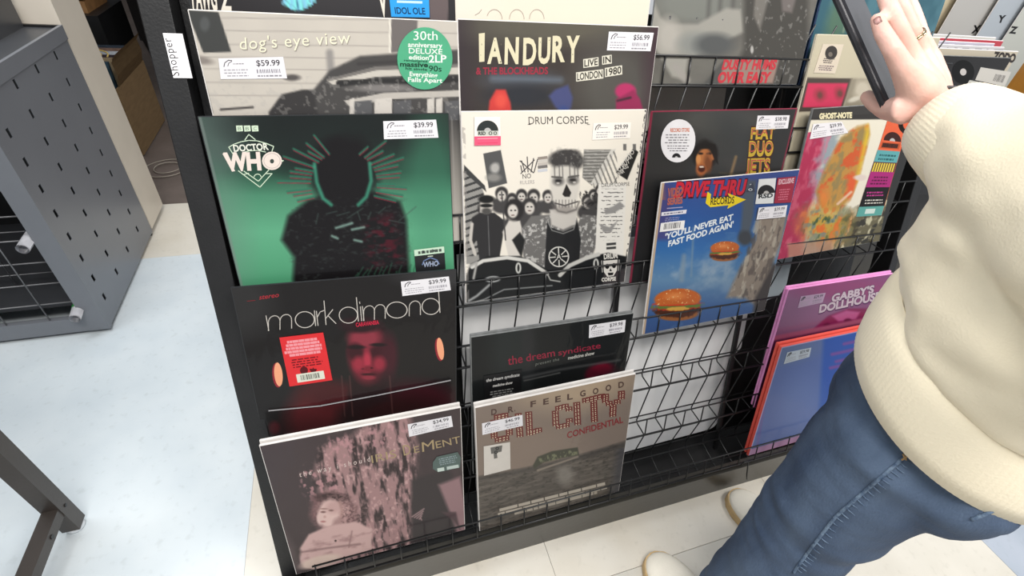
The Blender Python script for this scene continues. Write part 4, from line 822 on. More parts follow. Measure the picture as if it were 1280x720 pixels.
# --- blue record with the burgers
r = Rec(0.688, 0.6782, 0.0155, -0.07, 0.0024, 0.030, 0.3065, 'blue cloudy-sky record with two burgers and a yellow arrow', edge=M_edge)
def a(c):
    n = c.noise(7, 9, 3, 5); c.ramp('y', [(225, (56, 76, 138)), (270, (44, 84, 148)), (310, (52, 104, 164)), (350, (96, 132, 166)), (385, (64, 96, 146)), (430, (48, 72, 122))])
    band = np.clip(1 - abs(c.Y - 345 + (c.X - 850) * 0.15) / 42, 0, 1); c.mix(band * np.clip((n - 0.42) * 5, 0, 1) * 0.8, (150, 168, 184)); c.mix(np.clip((n - 0.6) * 5, 0, 1) * 0.4 * (c.Y > 290), (120, 150, 178))
    c.poly([(817, 225), (840, 232), (836, 300), (812, 300)], (76, 68, 120), 6, 0.8); c.mix(np.clip((832 - c.X - (c.Y - 225) * -0.1) / 6, 0, 1) * (c.Y < 250) * 0.7, (150, 96, 84))
    c.line([(867, 285), (864, 345)], 2.5, (116, 140, 160), 2.5, 0.7); c.line([(855, 320), (852, 350)], 6, (136, 150, 160), 4, 0.6)
    # grey tower and pale rocky figure on the right
    c.poly([(930, 225), (946, 225), (942, 270), (934, 305), (925, 300), (928, 260)], (78, 88, 100), 5); c.ell(931, 297, 9, 9, (62, 66, 72), 0.6, 0, 1, 0.4)
    c.poly([(948, 262), (968, 262), (984, 270), (978, 300), (966, 330), (962, 375), (950, 386), (930, 372), (908, 372), (918, 350), (930, 325), (944, 300)], (140, 128, 116), 5); m = c.mask([(948, 262), (984, 270), (966, 330), (962, 375), (908, 372), (930, 325)], 4)
    c.mix(m * np.clip((c.noise(40, 18, 6) - 0.5) * 9, 0, 1) * 0.7, (84, 76, 72)); c.mix(m * np.clip((c.noise(30, 14, 9) - 0.55) * 9, 0, 1) * 0.7, (186, 178, 162)); c.poly([(944, 372), (966, 330), (976, 330), (960, 392), (940, 400)], (66, 60, 58), 5)
    def burger(x, y, w, tilt):
        h = w * 0.85; X = c.X - x; Y = c.Y - y + X * tilt
        def e(cy, rx, ry, col, soft=0.2, wob=0.0): 
            d = np.sqrt((X / rx) ** 2 + ((Y - cy) / ry) ** 2) + wob * (c.noise(46, 46, 4) - 0.5); c.mix(np.clip((1 - d) / soft + 0.5, 0, 1), col)
        e(h * 0.55, w * 0.9, h * 0.34, (150, 92, 50), 0.2); e(h * 0.36, w * 1.0, h * 0.36, (74, 40, 26), 0.2, 0.5); e(h * 0.22, w * 1.02, h * 0.16, (166, 54, 34), 0.3, 0.9); e(h * 0.16, w * 1.04, h * 0.14, (96, 116, 52), 0.3, 1.0); e(h * 0.28, w * 0.5, h * 0.10, (206, 160, 70), 0.4, 0.8); e(h * 0.02, w * 0.98, h * 0.12, (196, 60, 36), 0.3, 0.7)
        d = np.sqrt((X / w) ** 2 + ((Y + h * 0.22) / (h * 0.52)) ** 2); mk = np.clip((1 - d) / 0.12 + 0.5, 0, 1) * (Y < h * 0.06); c.mix(mk, (190, 98, 44)); c.mix(mk * np.clip(0.9 - np.sqrt(((X + w * 0.1) / (w * 0.7)) ** 2 + ((Y + h * 0.36) / (h * 0.3)) ** 2), 0, 1), (226, 144, 82)); c.mix(mk * np.clip((c.noise(90, 90, 7) - 0.66) * 14, 0, 1), (240, 208, 150))
    burger(906, 313, 18, 0.05); burger(847, 379, 29, 0.04)
    c.mix(((c.u < 0.02)) * 0.9, (196, 170, 140))
r.paint(a, 300)
f = Flat(r)
f.text("DRIVE THRU", (842, 247), (931, 243.5), (846, 228), (70, 20, 34), bold=0.07); f.text("DRIVE THRU", (842, 246), (930, 242.5), (846, 228.5), (198, 38, 58), bold=0.045)
f.add([(884.5, 239.5), (889, 243), (888, 247.5), (912, 246), (909.5, 241.5), (932.5, 249.5), (909, 261), (910.5, 256.5), (888, 259), (882, 254)], (232, 206, 36)); f.text('RECORDS', (888, 256), (917.5, 254), (888.6, 247.6), (44, 38, 28), bold=0.02)
for t, p0, p1, p2 in (("'YOU'LL NEVER EAT", (831, 299.5), (916, 274.5), (831.8, 292.5)), ("FAST FOOD AGAIN'", (835, 308.5), (916.5, 283.5), (835.6, 301.5))): f.text(t, p0, p1, p2, (226, 232, 236), bold=0.035)
f.text('VIDEO', (834, 246), (853, 244), (835, 236), (170, 96, 84), bold=0.05); f.text('SERIES', (834, 256), (853, 254), (834.5, 248), (176, 100, 88), bold=0.05); f.stroke([(834, 260.5), (853, 259)], 1.2, (170, 160, 190))
f.add([(827, 265.5), (858.5, 262), (857.5, 267), (826.5, 270)], (226, 224, 232)); f.lines([(829, 266.2), (856, 263), (855.5, 266.5), (828.5, 269.2)], 1, (110, 110, 130), 0.5, 3); f.lines([(830, 272), (852, 270), (851, 277), (829, 279)], 3, (150, 150, 190), 0.4, 5)
f.text('?', (936, 239), (941, 238.6), (936.6, 230), (190, 196, 200)); f.add([(932, 240), (941, 228), (944, 240)], (60, 66, 80)); f.disc(938, 237, 2.6, 1.6, (206, 210, 214), ring=0.4); f.done('lettering')
q = [(826, 279), (856, 275.5), (854.5, 286.5), (824.5, 290)]; patch(r, q, (226, 224, 222), 'barcode_sticker'); f = Flat(r); f.barcode(rq(q, 0.15, 0.12, 0.85, 0.78), (60, 60, 66), 7); f.done('sticker_print', None, M_ink)
q = [(948.5, 224), (970, 222.5), (966.5, 254), (944, 255)]; patch(r, q, (214, 216, 216), 'hype_sticker', 'white sticker with a half record'); f = Flat(r); vinyl_badge(f, 958, 242, 11, (40, 40, 42), -6); f.text('RSD', (948, 248), (966, 246.5), (948.4, 243), (40, 44, 48), bold=0.04); f.done('sticker_print', None, M_ink)
q = [(972, 222.5), (995, 220.5), (989, 253), (967.5, 254)]; patch(r, q, (150, 34, 58), 'hype_sticker', 'dark red sticker'); f = Flat(r); f.text('EXCLUSIVE', (973, 230.5), (992, 228.5), (973.8, 224.5), (232, 196, 204), bold=0.03); f.lines([(974, 236), (989, 235), (986, 250), (972, 251)], 5, (214, 120, 140), 0.45, 3); f.done('sticker_print', None, M_ink)
price(r, [(948.5, 259.5), (984, 256.5), (981.5, 271), (945.5, 274.5)], '$39.99', 23)

# --- painted abstract record under the hand
r = Rec(0.995, 0.7955, 0.0165, -0.065, -0.012, 0.040, 0.298, 'record with colourful swirling abstract paint on a cream ground and a banded side strip', edge=M_grey_edge, thick=0.005)
def a(c):
    n = c.noise(9, 9, 3, 5); n2 = c.noise(26, 16, 6, 4); n3 = c.noise(16, 22, 8, 4)
    c.fill((52, 50, 48)); c.poly([(996, 152), (1010, 150), (1119, 149), (1128, 150), (1095, 312), (985, 322)], (232, 226, 208), 1.5)
    lower = np.clip((c.Y - (262 - (c.X - 1050) * 0.6)) / 14 + (n - 0.5) * 3, 0, 1); c.mix(lower * (c.X > 1020), (104, 98, 74)); c.mix(lower * np.clip((n2 - 0.55) * 9, 0, 1) * (c.X > 1030), (196, 190, 160)); c.mix(lower * np.clip((0.42 - n3) * 9, 0, 1) * (c.X > 1030), (52, 50, 42))
    pk = np.clip(((1040 - (c.Y - 175) * 0.24) - c.X) / 8 + (n - 0.5) * 3, 0, 1) * (c.Y > 165); c.mix(pk, (176, 48, 84)); c.mix(pk * np.clip((n2 - 0.5) * 6, 0, 1) * 0.8, (206, 96, 120))
    bl = np.clip(1 - abs(c.X - (1036 - (c.Y - 180) * 0.16)) / 16 + (n3 - 0.5) * 1.6, 0, 1) * (c.Y > 166); c.mix(bl * 0.95, (146, 160, 168)); c.mix(bl * np.clip((n2 - 0.54) * 9, 0, 1) * 0.8, (198, 130, 150))
    b = c.mask([(1052, 172), (1072, 158), (1085, 155), (1087, 168), (1080, 195), (1074, 220), (1062, 250), (1048, 265), (1028, 262), (1020, 240), (1034, 205)], 5); c.mix(b, (190, 142, 70)); c.mix(b * np.clip((n2 - 0.46) * 7, 0, 1) * 0.9, (146, 128, 82)); c.mix(b * np.clip((n3 - 0.55) * 9, 0, 1), (206, 92, 46)); c.mix(b * np.clip(1 - abs(c.X - 1083 + (c.Y - 175) * 0.2) / 6, 0, 1), (222, 186, 52)); c.mix(b * np.clip(1 - np.hypot((c.X - 1065) / 9, (c.Y - 235) / 24), 0, 1) * 1.6, (222, 96, 50)); c.mix(b * np.clip(1 - np.hypot((c.X - 1030) / 10, (c.Y - 250) / 24), 0, 1) * 1.4, (222, 132, 60))
    lo = np.clip(1.3 - np.hypot((c.X - 1030) / 34, (c.Y - 280) / 26), 0, 1); c.mix(lo, (196, 160, 66)); c.mix(lo * np.clip((n2 - 0.5) * 9, 0, 1), (222, 110, 42)); c.mix(lo * np.clip((n3 - 0.54) * 10, 0, 1), (116, 134, 128)); c.mix(lo * np.clip((0.40 - n2) * 10, 0, 1), (70, 92, 60))
    c.line([(1047, 255), (1064, 240)], 3, (228, 190, 160), 2); c.ell(1075, 222, 8, 4, (222, 206, 198), 0.5, 0, 1, 0.5)
    c.poly([(985, 304), (1040, 300), (1042, 316), (985, 324)], (184, 140, 112), 4, 0.8); c.mix(((c.v < 0.055)) * 1.0, (60, 58, 56)); c.mix((c.X > (1129 - (c.Y - 150) * 0.2)) * 1.0, (46, 46, 46))
r.paint(a, 260)
f = Flat(r); f.text('GHOST-NOTE', (1024, 148.5), (1065, 147), (1024.3, 142), (236, 226, 186), bold=0.06); f.done('lettering')
st = [(1110, 148), (1136, 152), (1102, 269), (1070, 271)]
patch(r, st, (216, 92, 52), 'hype_sticker', 'tall sticker with orange, teal, yellow, purple and black bands'); f = Flat(r); Q = Quad(st)
f.add(rq(st, 0, 0.32, 1, 0.45), (96, 168, 172)); f.add(rq(st, 0, 0.44, 1, 0.56), (98, 62, 60)); f.add(rq(st, 0, 0.54, 1, 0.70), (170, 44, 120)); f.add(rq(st, 0, 0.70, 1, 0.91), (28, 26, 28)); f.add(rq(st, 0, 0.90, 1, 1.0), (94, 164, 156))
for k in range(9): f.add(rq(st, 0.04 + k * 0.105, 0.45, 0.10 + k * 0.105, 0.54), (228, 204, 76))
cx, cy = Q(0.52, 0.22); vinyl_badge(f, cx, cy, 11.5, (60, 30, 26), 6, 0.95); f.add(rq(st, 0.08, 0.235, 0.92, 0.30), (190, 84, 46)); f.lines(rq(st, 0.1, 0.24, 0.9, 0.295), 1, (60, 32, 26), 0.8, 3, 0.02); f.lines(rq(st, 0.12, 0.35, 0.88, 0.43), 2, (40, 92, 96), 0.5, 4); f.lines(rq(st, 0.12, 0.58, 0.9, 0.68), 3, (92, 20, 64), 0.5, 6); f.lines(rq(st, 0.1, 0.74, 0.9, 0.80), 2, (190, 60, 140), 0.5, 8); f.lines(rq(st, 0.1, 0.82, 0.9, 0.88), 2, (214, 210, 200), 0.4, 9); f.add(rq(st, 0.3, 0.925, 0.68, 0.975), (206, 222, 214)); f.done('sticker_print', None, M_ink)
price(r, [(1016.5, 155), (1052, 152), (1060, 166), (1012, 174)], '$39.99', 27)

# --- cream record behind, with the pink picture
r = Rec(0.982, 0.917, 0.005, -0.07, 0.0, 0.0145, 0.312, 'cream record with a pink picture and a small half-record sticker, just above the hand-held phone', thick=0.006, edge=mat('cream_sleeve_edge', (206, 198, 178), 0.4, 0, 0.5, 0.04, 50))
def a(c):
    c.fill((190, 182, 160)); c.ell(1040, 60, 40, 60, (198, 190, 166), 0.9); c.poly([(1009, 97), (1066, 98), (1052, 138), (996, 140)], (78, 68, 62), 1.5); c.poly([(1010, 104), (1060, 104), (1051, 134), (1003, 134)], (206, 58, 92), 1.5)
    for x, y in ((1025, 118), (1050, 116)): c.ell(x, y, 7, 8, (150, 60, 70), 0.8, 0, 0.8, 0.9); c.ell(x, y + 1, 3, 4, (110, 66, 62), 0.8)
    c.poly([(1064, 98), (1150, 98), (1150, 150), (1050, 150)], (150, 142, 124), 3); c.ell(1078, 112, 10, 12, (206, 198, 180), 0.8, 20, 0.8, 0.6); c.ell(1068, 124, 8, 3, (206, 200, 184), 0.7, -20)
r.paint(a, 160, 0.0, 0.45)
q = [(1028.5, 55), (1054.5, 55.5), (1043.5, 92), (1017, 91)]; patch(r, q, (206, 194, 176), 'hype_sticker', 'small cream sticker'); f = Flat(r); f.disc(1039, 66, 7.5, 9, (66, 62, 60), rot=20); f.disc(1038, 68, 2.6, 3, (120, 112, 104)); f.lines([(1030, 72), (1045, 73), (1040, 80), (1027, 79)], 3, (90, 84, 84), 0.6, 3); f.lines([(1024, 81), (1043, 82), (1040, 89), (1021, 88)], 3, (100, 80, 96), 0.5, 4); f.done('sticker_print', None, M_ink)

# --- blue-green records leaning at the back of the top shelf
for k, (x, n, cc, lb) in enumerate(((1.008, -0.016, (40, 60, 86), 'dark blue record behind the teal record at the top right, edge showing'), (1.022, -0.008, (58, 98, 112), 'teal blue record standing in the top shelf beside the grey photograph record'))):
    r = Rec(x - 0.02 - 0.024 * (1 - k), 1.148, n, -0.07, 0.0, 0.0, 0.313, lb, thick=0.004, edge=mat('blue_sleeve_edge', (58, 74, 104), 0.25, 0, 0.6, 0.3, 60))
    def a(c, cc=cc):
        c.fill(cc); nn = c.noise(10, 5, 3); c.mix(np.clip((nn - 0.45) * 4, 0, 1) * 0.6, (92, 134, 146)); c.ell(1050, 20, 14, 40, (96, 122, 92), 0.9, 20, 0.7); c.line([(1054, 40), (1064, 5)], 2, (160, 168, 140), 2, 0.7); c.mix(np.clip((c.Y - 60) / 40, 0, 1) * 0.7, (24, 34, 52))
    r.paint(a, 120, 0.45, 1.0)

# --- pink and lilac records, lower right
for n, s, art in ((0.010, 0.4395, False), (0.0165, 0.4355, True)):
    r = Rec(1.0343, s, n, -0.07, 0.0, 0.0, 0.315, 'front copy of the lilac and pink children\'s record, lower right' if art else 'second copy behind the lilac and pink children\'s record, its pink top edge showing', thick=0.005, edge=mat('pink_sleeve_edge', (236, 160, 214), 0.35, 0, 0.5, 0.05, 50))
    if art:
        def a(c):
            c.fill((140, 84, 128)); c.ell(1010, 395, 50, 40, (142, 100, 134), 0.9, 0, 0.9); c.ell(1060, 362, 60, 14, (150, 74, 120), 0.9)
            c.poly([(1018, 410), (1035, 395), (1060, 386), (1100, 385), (1100, 430), (1015, 420)], (134, 30, 84), 3); c.poly([(1040, 395), (1058, 388), (1075, 390), (1070, 399), (1048, 402)], (206, 110, 164), 3, 0.8); c.ell(1034, 408, 5, 4, (100, 22, 62), 0.6); c.ell(1060, 402, 5, 4, (104, 24, 66), 0.6); c.ell(1080, 408, 5, 4, (100, 22, 62), 0.6)
            c.mix(np.clip((c.Y - (412 - (c.X - 1000) * 0.2)) / 3, 0, 1), (186, 96, 130)); c.mix(np.clip((c.Y - (418 - (c.X - 1000) * 0.2)) / 3, 0, 1), (90, 30, 72))
        r.paint(a, 170, 0.0, 0.45); f = Flat(r)
        for t, x0, y0, x1, y1, h in (("GABBY'S", 1039, 377.5, 1092, 365.5, 9), ('DOLLHOUSE', 1023.5, 391, 1100, 374, 9.5)):
            f.text(t, (x0 - 0.6, y0 + 1), (x1 + 0.6, y1 + 1), (x0 + 0.8, y0 - h), (92, 40, 92), bold=0.08); f.text(t, (x0, y0), (x1, y1), (x0 + 1.4, y0 - h), (214, 196, 206), bold=0.045)
        f.done('lettering'); price(r, [(1001, 370.5), (1032, 366), (1028, 378), (997, 385)], '$29.99', 31, (176, 150, 176))
for n, s, x, art in ((0.031, 0.3155, 1.0225, False), (0.040, 0.3121, 1.0225, True)):
    r = Rec(x, s, n, -0.08, 0.0, 0.013, 0.3179, 'front blue record with a coral-red spine at the lower right beside the jeans' if art else 'second coral-red spined record tucked behind the blue one at the lower right', thick=0.0068, edge=mat('coral_sleeve_edge', (236, 98, 84), 0.4, 0, 0.5, 0.04, 50))
    if art:
        def a(c):
            c.fill((54, 92, 168)); c.poly([(960, 440), (1030, 420), (1036, 450), (1020, 560), (930, 580)], (88, 110, 172), 8); c.ell(985, 440, 40, 14, (104, 122, 158), 0.9, -12, 0.7); c.poly([(1030, 420), (1090, 405), (1090, 560), (1020, 560)], (34, 84, 178), 6); c.ell(1000, 510, 26, 40, (110, 134, 190), 0.9, 10, 0.5)
            for x, y, l in ((1040, 443, 40), (1055, 430, 30), (1038, 460, 36), (1045, 452, 14)): c.line([(x, y), (x + l, y - l * 0.22)], 4, (128, 74, 160), 2.5, 0.9)
            c.line([(966, 450), (946, 560)], 2, (120, 80, 150), 3, 0.7); c.mix((c.v > 0.93) * 1.0, (206, 160, 196)); c.mix(((c.u < 0.012) | (c.v < 0.01)) * 0.8, (206, 190, 226))
        r.paint(a, 180); f = Flat(r); price(r, [(984, 440.5), (1014, 434.5), (1011.5, 446), (979.5, 455)], '$29.98', 33, (186, 196, 206))

# ------------------------------------------------------------------ shop label on the rack post
q = [(205, 43), (228, 42), (239, 97), (216, 99)]
lab = Rec(-0.0075, 0.8845, -0.0005, 0.0, 0, 0, 0.0200, 'white rectangular label with black lettering on the black rack post', thick=0.0006, edge=M_white, name='shelf_label', cat='label', h=0.048)
f = Flat(lab)
f.text('Shopper', (224.5, 94.5), (213.5, 47.5), (214.0, 95), (48, 48, 50), bold=-0.004, space=1.15)
f.done('lettering', None, M_ink)

# ------------------------------------------------------------------ grey gondola with a perforated side (left)
g = tag(empty('gondola_shelf', (-0.9, 1.1, 0)), 'grey steel shelf unit with a perforated side panel and wire grid front', 'shelf unit')
GX = -0.54; YF, YB = 0.862, 1.382; ZT = 0.698
# side panel: a real sheet with slots punched through it
ys = [0.9]; holesY = [0.915, 1.036, 1.157, 1.280]; holesZ = [0.087 + 0.0697 * k for k in range(9)]
def sheet_with_holes(y0, y1, z0, z1, hy, hz, hw, hh, x, th):
    Y = [y0]; Z = [z0]
    for y in hy: Y += [y - hw / 2, y + hw / 2]
    for z in hz: Z += [z - hh / 2, z + hh / 2]
    Y.append(y1); Z.append(z1); bm = bmesh.new(); V = {}
    def v(i, j, k):
        if (i, j, k) not in V: V[(i, j, k)] = bm.verts.new((x - k * th, Y[i], Z[j]))
        return V[(i, j, k)]
    hole = lambda i, j: i % 2 == 1 and j % 2 == 1
    ni, nj = len(Y) - 1, len(Z) - 1
    for i in range(ni):
        for j in range(nj):
            if hole(i, j): continue
            bm.faces.new((v(i, j, 0), v(i + 1, j, 0), v(i + 1, j + 1, 0), v(i, j + 1, 0))); bm.faces.new((v(i, j, 1), v(i, j + 1, 1), v(i + 1, j + 1, 1), v(i + 1, j, 1)))
            for di, dj, a, b in ((-1, 0, (i, j), (i, j + 1)), (1, 0, (i + 1, j), (i + 1, j + 1)), (0, -1, (i, j), (i + 1, j)), (0, 1, (i, j + 1), (i + 1, j + 1))):
                ii, jj = i + di, j + dj
                if ii < 0 or jj < 0 or ii >= ni or jj >= nj or hole(ii, jj): bm.faces.new((v(*a, 0), v(*b, 0), v(*b, 1), v(*a, 1)))
    bmesh.ops.recalc_face_normals(bm, faces=bm.faces[:]); return bm
hz9 = holesZ[:9]
obj('perforated_panel', sheet_with_holes(YF, YB, 0.012, ZT - 0.035, holesY, [z for z in hz9 if z < 0.66], 0.0125, 0.022, GX, 0.0015), M_steel, g)
bm = bmesh.new(); box(bm, (GX - 0.10, YF - 0.004, 0.012), (GX + 0.002, YF + 0.012, ZT)); 
for v in bm.verts:
    if v.co.x < GX - 0.05: v.co.x = GX - 0.046
obj('corner_upright', bm, M_steel, g, bevel=0.002)
bm = bmesh.new(); box(bm, (GX - 0.004, YF, ZT - 0.036), (GX + 0.004, YB, ZT)); obj('top_rail', bm, M_steel, g, bevel=0.0015)
bm = bmesh.new(); box(bm, (-1.5, YF - 0.003, 0.0125), (GX - 0.002, YF + 0.014, 0.062)); obj('front_rail', bm, M_steel, g, bevel=0.002)
bm = bmesh.new(); box(bm, (-1.5, YF, ZT - 0.03), (GX - 0.004, YB, ZT - 0.006)); obj('shelf_top', bm, M_steel_dark, g, bevel=0.002)
bm = bmesh.new(); box(bm, (-1.5, YF + 0.05, 0.07), (GX - 0.02, YB, 0.085)); obj('shelf_bottom', bm, M_steel_dark, g, bevel=0.001)
bm = bmesh.new(); box(bm, (-1.5, YB - 0.01, 0.0), (GX - 0.004, YB, ZT)); obj('rear_panel', bm, M_black, g)
M_gw = mat('grey_grid_wire', (120, 120, 122), 0.35, 0.4, 0.5, 0.1, 60)
for k in range(9): wire('grid_wire', [(-1.45, YF + 0.006, 0.117 + 0.0683 * k), (GX - 0.02, YF + 0.006, 0.117 + 0.0683 * k)], 0.0019, M_gw, g)
for k in range(8): wire('grid_wire', [(-0.662 - 0.096 * k, YF + 0.002, 0.05), (-0.662 - 0.096 * k, YF + 0.002, ZT - 0.03)], 0.0019, M_gw, g)
for k in range(4): wire('inner_wire', [(-1.45, YF + 0.14, 0.13 + 0.14 * k), (GX - 0.02, YF + 0.14, 0.13 + 0.14 * k)], 0.0018, M_gw, g)
for k in range(6): wire('inner_wire', [(-0.62 - 0.15 * k, YF + 0.14, 0.09), (-0.62 - 0.15 * k, YF + 0.14, ZT - 0.03)], 0.0018, M_gw, g)
# rolled posters poking out of the grid
M_roll = mat('white_poster_paper', (232, 232, 236), 0.5, 0, 0.4, 0.03, 40); M_rollin = mat('poster_roll_dark_print', (60, 62, 66), 0.6)  # white paper and the dark printed tone of the rolls
def roll(x, z, ln, label, cols, tilt=(0.0, 0.0)):
    o = tag(empty('rolled_poster', (x, YF - 0.02, z)), label, 'rolled poster', 'rolled posters in the grey wire grid')
    a = Vector((x, YF - 0.028, z)); d = Vector((tilt[0], 1, tilt[1])).normalized()
    bm = bmesh.new(); R = 0.0145; n = 20                                      # spiral of paper
    P0 = [];
    for k in range(52):
        t = k * 2 * math.pi / 20; rr = R - 0.0042 * k / 52; P0.append(Vector((rr * math.cos(t), 0, rr * math.sin(t))))
    rings = [[a + p + d * L for p in P0] for L in (0, 0.045, 0.30)]
    V = [[bm.verts.new(p) for p in r_] for r_ in rings]
    for u, w in zip(V, V[1:]):
        for i in range(len(u) - 1): bm.faces.new((u[i], u[i + 1], w[i + 1], w[i]))
    bmesh.ops.solidify(bm, geom=bm.faces[:], thickness=0.0007)
    obj('paper_roll', bm, M_roll, o, smooth=True)
    for k, (c_, l0, l1) in enumerate(cols):
        bm = bmesh.new(); tube(bm, [a + d * l0, a + d * l1], R + 0.0008, 18, cap=False); obj('printed_band', bm, mat('poster_band', c_, 0.4), o, smooth=True)
    return o
roll(-0.600, 0.318, 0.2, 'rolled white poster poking out of the middle of the grey wire grid', [((52, 54, 60), 0.055, 0.3)], (0.03, 0.10))
roll(-0.588, 0.082, 0.2, 'rolled white poster with red and green bands at the bottom of the wire grid', [((44, 130, 60), 0.034, 0.05), ((160, 30, 50), 0.05, 0.066), ((40, 36, 40), 0.066, 0.3)], (0.05, 0.28))
# things on top of the unit
M_tray = mat('dark_plastic_tray', (60, 61, 64), 0.35, 0, 0.5, 0.1, 10)
t_ = tag(empty('plastic_tray', (-0.72, 1.28, ZT)), 'dark grey plastic tray with a pale rim at the back of the steel shelf top', 'tray')
bm = bmesh.new(); x0, x1, y0, y1, z0, z1, w = -0.86, -0.62, 1.19, 1.37, ZT - 0.006, ZT + 0.07, 0.006
box(bm, (x0, y0, z0), (x1, y1, z0 + w)); box(bm, (x0, y0, z0 + w), (x0 + w, y1, z1)); box(bm, (x1 - w, y0, z0 + w), (x1, y1, z1)); box(bm, (x0 + w, y0, z0 + w), (x1 - w, y0 + w, z1)); box(bm, (x0 + w, y1 - w, z0 + w), (x1 - w, y1, z1))
obj('tray_body', bm, M_tray, t_)
bm = bmesh.new(); M_rim = mat('tray_rim', (128, 130, 136), 0.3)
for a_, b_ in (((x0, y0, z1), (x1, y0, z1)), ((x1, y0, z1), (x1, y1, z1)), ((x1, y1, z1), (x0, y1, z1)), ((x0, y1, z1), (x0, y0, z1))): bar(bm, a_, b_, 0.007, 0.004)
obj('tray_rim', bm, M_rim, t_)
bm = bmesh.new(); bar(bm, (-0.90, 0.98, ZT + 0.012), (-0.88, 1.22, ZT + 0.30), 0.035, 0.02); tag(obj('metal_bracket', bm, M_steel_dark, None, bevel=0.002), 'blurred grey metal bracket slanting up from the steel shelf top', 'bracket')

# beige upright behind the gondola
b_ = tag(empty('beige_upright', (GX - 0.1, 1.46, 0)), 'tall beige enamelled shelving upright behind the perforated grey panel', 'upright')
bm = bmesh.new(); box(bm, (GX - 0.30, 1.388, 0.02), (GX, 1.566, 2.3)); obj('upright_sheet', bm, M_beige, b_, bevel=0.022, seg=5)
bm = bmesh.new(); box(bm, (GX - 0.28, 1.40, 0.0), (GX - 0.015, 1.55, 0.02)); obj('foot', bm, M_steel_dark, b_)

# table leg, lower left
t_ = tag(empty('display_table', (-0.447, 0.252, 0)), 'dark bronze metal table leg with a cross rail at the lower left', 'table')
bm = bmesh.new(); box(bm, (-0.462, 0.237, 0.012), (-0.432, 0.267, 0.74)); obj('leg', bm, M_leg, t_, bevel=0.002)
bm = bmesh.new(); tube(bm, [(-0.447, 0.252, 0.0), (-0.447, 0.252, 0.006), (-0.447, 0.252, 0.012)], [0.015, 0.0165, 0.0135], 20, cap=False); obj('clear_foot', bm, mat('clear_plastic_foot', (206, 210, 214), 0.08, 0, 0.8), t_, smooth=True)
bm = bmesh.new(); bar(bm, (-0.447, 0.238, 0.085), (-0.447, -0.75, 0.085), 0.026, 0.026); obj('cross_rail', bm, M_leg, t_, bevel=0.0015)
bm = bmesh.new(); tube(bm, [(-0.4335, 0.19, 0.085), (-0.4325, 0.19, 0.085)], 0.0045, 14, cap=False); obj('rail_hole', bm, M_black, t_)
bm = bmesh.new(); tube(bm, [(-0.4315, 0.252, 0.085), (-0.4305, 0.252, 0.085)], 0.0035, 14, cap=False); obj('bolt_head', bm, M_black, t_)
bm = bmesh.new(); box(bm, (-1.3, -0.8, 0.74), (-0.42, 0.28, 0.765)); obj('tabletop', bm, M_leg, t_, bevel=0.003)
bm = bmesh.new(); box(bm, (-0.462, -0.78, 0.0), (-0.432, -0.75, 0.74)); obj('leg', bm, M_leg, t_, bevel=0.002)
for y in (0.237, -0.78):
    bm = bmesh.new(); box(bm, (-1.29, y, 0.0), (-1.26, y + 0.03, 0.74)); obj('leg', bm, M_leg, t_, bevel=0.002)

# ------------------------------------------------------------------ storage corner beyond the beige upright
M_card = mat('brown_cardboard', (118, 96, 68), 0.75, 0, 0.2, 0.12, 14, 0.15, 90, vscale=(1, 1, 6)); M_cardin = mat('dark_cardboard', (92, 68, 50), 0.8, 0, 0.2, 0.1, 20)
cb = tag(empty('cardboard_box', (-0.93, 2.32, 0)), 'open brown cardboard box on the brown floor behind the beige upright', 'box')
BX0, BX1, BY0, BY1, BH = -1.16, -0.72, 2.08, 2.52, 0.30
for nm, lo, hi, m_ in (('box_side', (BX1 - 0.006, BY0, 0.002), (BX1, BY1, BH), M_card), ('box_side', (BX0, BY0, 0.002), (BX0 + 0.006, BY1, BH), M_card), ('box_side', (BX0 + 0.006, BY0, 0.002), (BX1 - 0.006, BY0 + 0.006, BH), M_card), ('box_side', (BX0 + 0.006, BY1 - 0.006, 0.002), (BX1 - 0.006, BY1, BH), M_card), ('box_bottom', (BX0 + 0.006, BY0 + 0.006, 0.002), (BX1 - 0.006, BY1 - 0.006, 0.008), M_cardin)):
    bm = bmesh.new(); box(bm, lo, hi); obj(nm, bm, m_, cb)
bm = bmesh.new(); pts = [(BX1, BH), (BX1 + 0.014, BH + 0.05), (BX1 + 0.01, BH + 0.10), (BX1 + 0.03, BH + 0.13)]          # curled flap
A = [[bm.verts.new((x, y, z)) for x, z in pts] for y in (BY0 + 0.02, BY0 + 0.22, BY1 - 0.02)]
for u, w in zip(A, A[1:]):
    for i in range(3): bm.faces.new((u[i], u[i + 1], w[i + 1], w[i]))
bmesh.ops.solidify(bm, geom=bm.faces[:], thickness=0.004); obj('box_flap', bm, M_card, cb)
rnd = random.Random(9)
cds = [((196, 186, 176), 'pale'), ((60, 84, 100), 'blue-grey'), ((170, 150, 120), 'tan'), ((70, 60, 66), 'dark'), ((186, 190, 196), 'silver'), ((120, 96, 84), 'brown'), ((52, 60, 70), 'navy')]
for k, (cc, w_) in enumerate(cds):
    y = BY0 + 0.05 + k * 0.052; bm = bmesh.new(); M = Matrix.Translation((BX0 + 0.04, y, 0.06)) @ Matrix.Rotation(math.radians(-3 - k), 4, 'X')
    box(bm, (0, 0, 0), (0.36, 0.012 + 0.006 * (k % 3), 0.315), M); pos = ['first', 'second', 'third', 'fourth', 'fifth', 'sixth', 'seventh'][k]
    tag(obj('boxed_record', bm, mat('record_box_' + w_.replace('-', '_'), cc, 0.25, 0, 0.6, 0.25, 30), None, bevel=0.001), w_ + ' boxed record standing in the cardboard box, ' + pos + ' from its front', 'record', 'boxed records in the cardboard box')
M_ycab = mat('yellow_cable', (206, 176, 96), 0.5); M_wcab = mat('pale_cable', (150, 142, 130), 0.5)
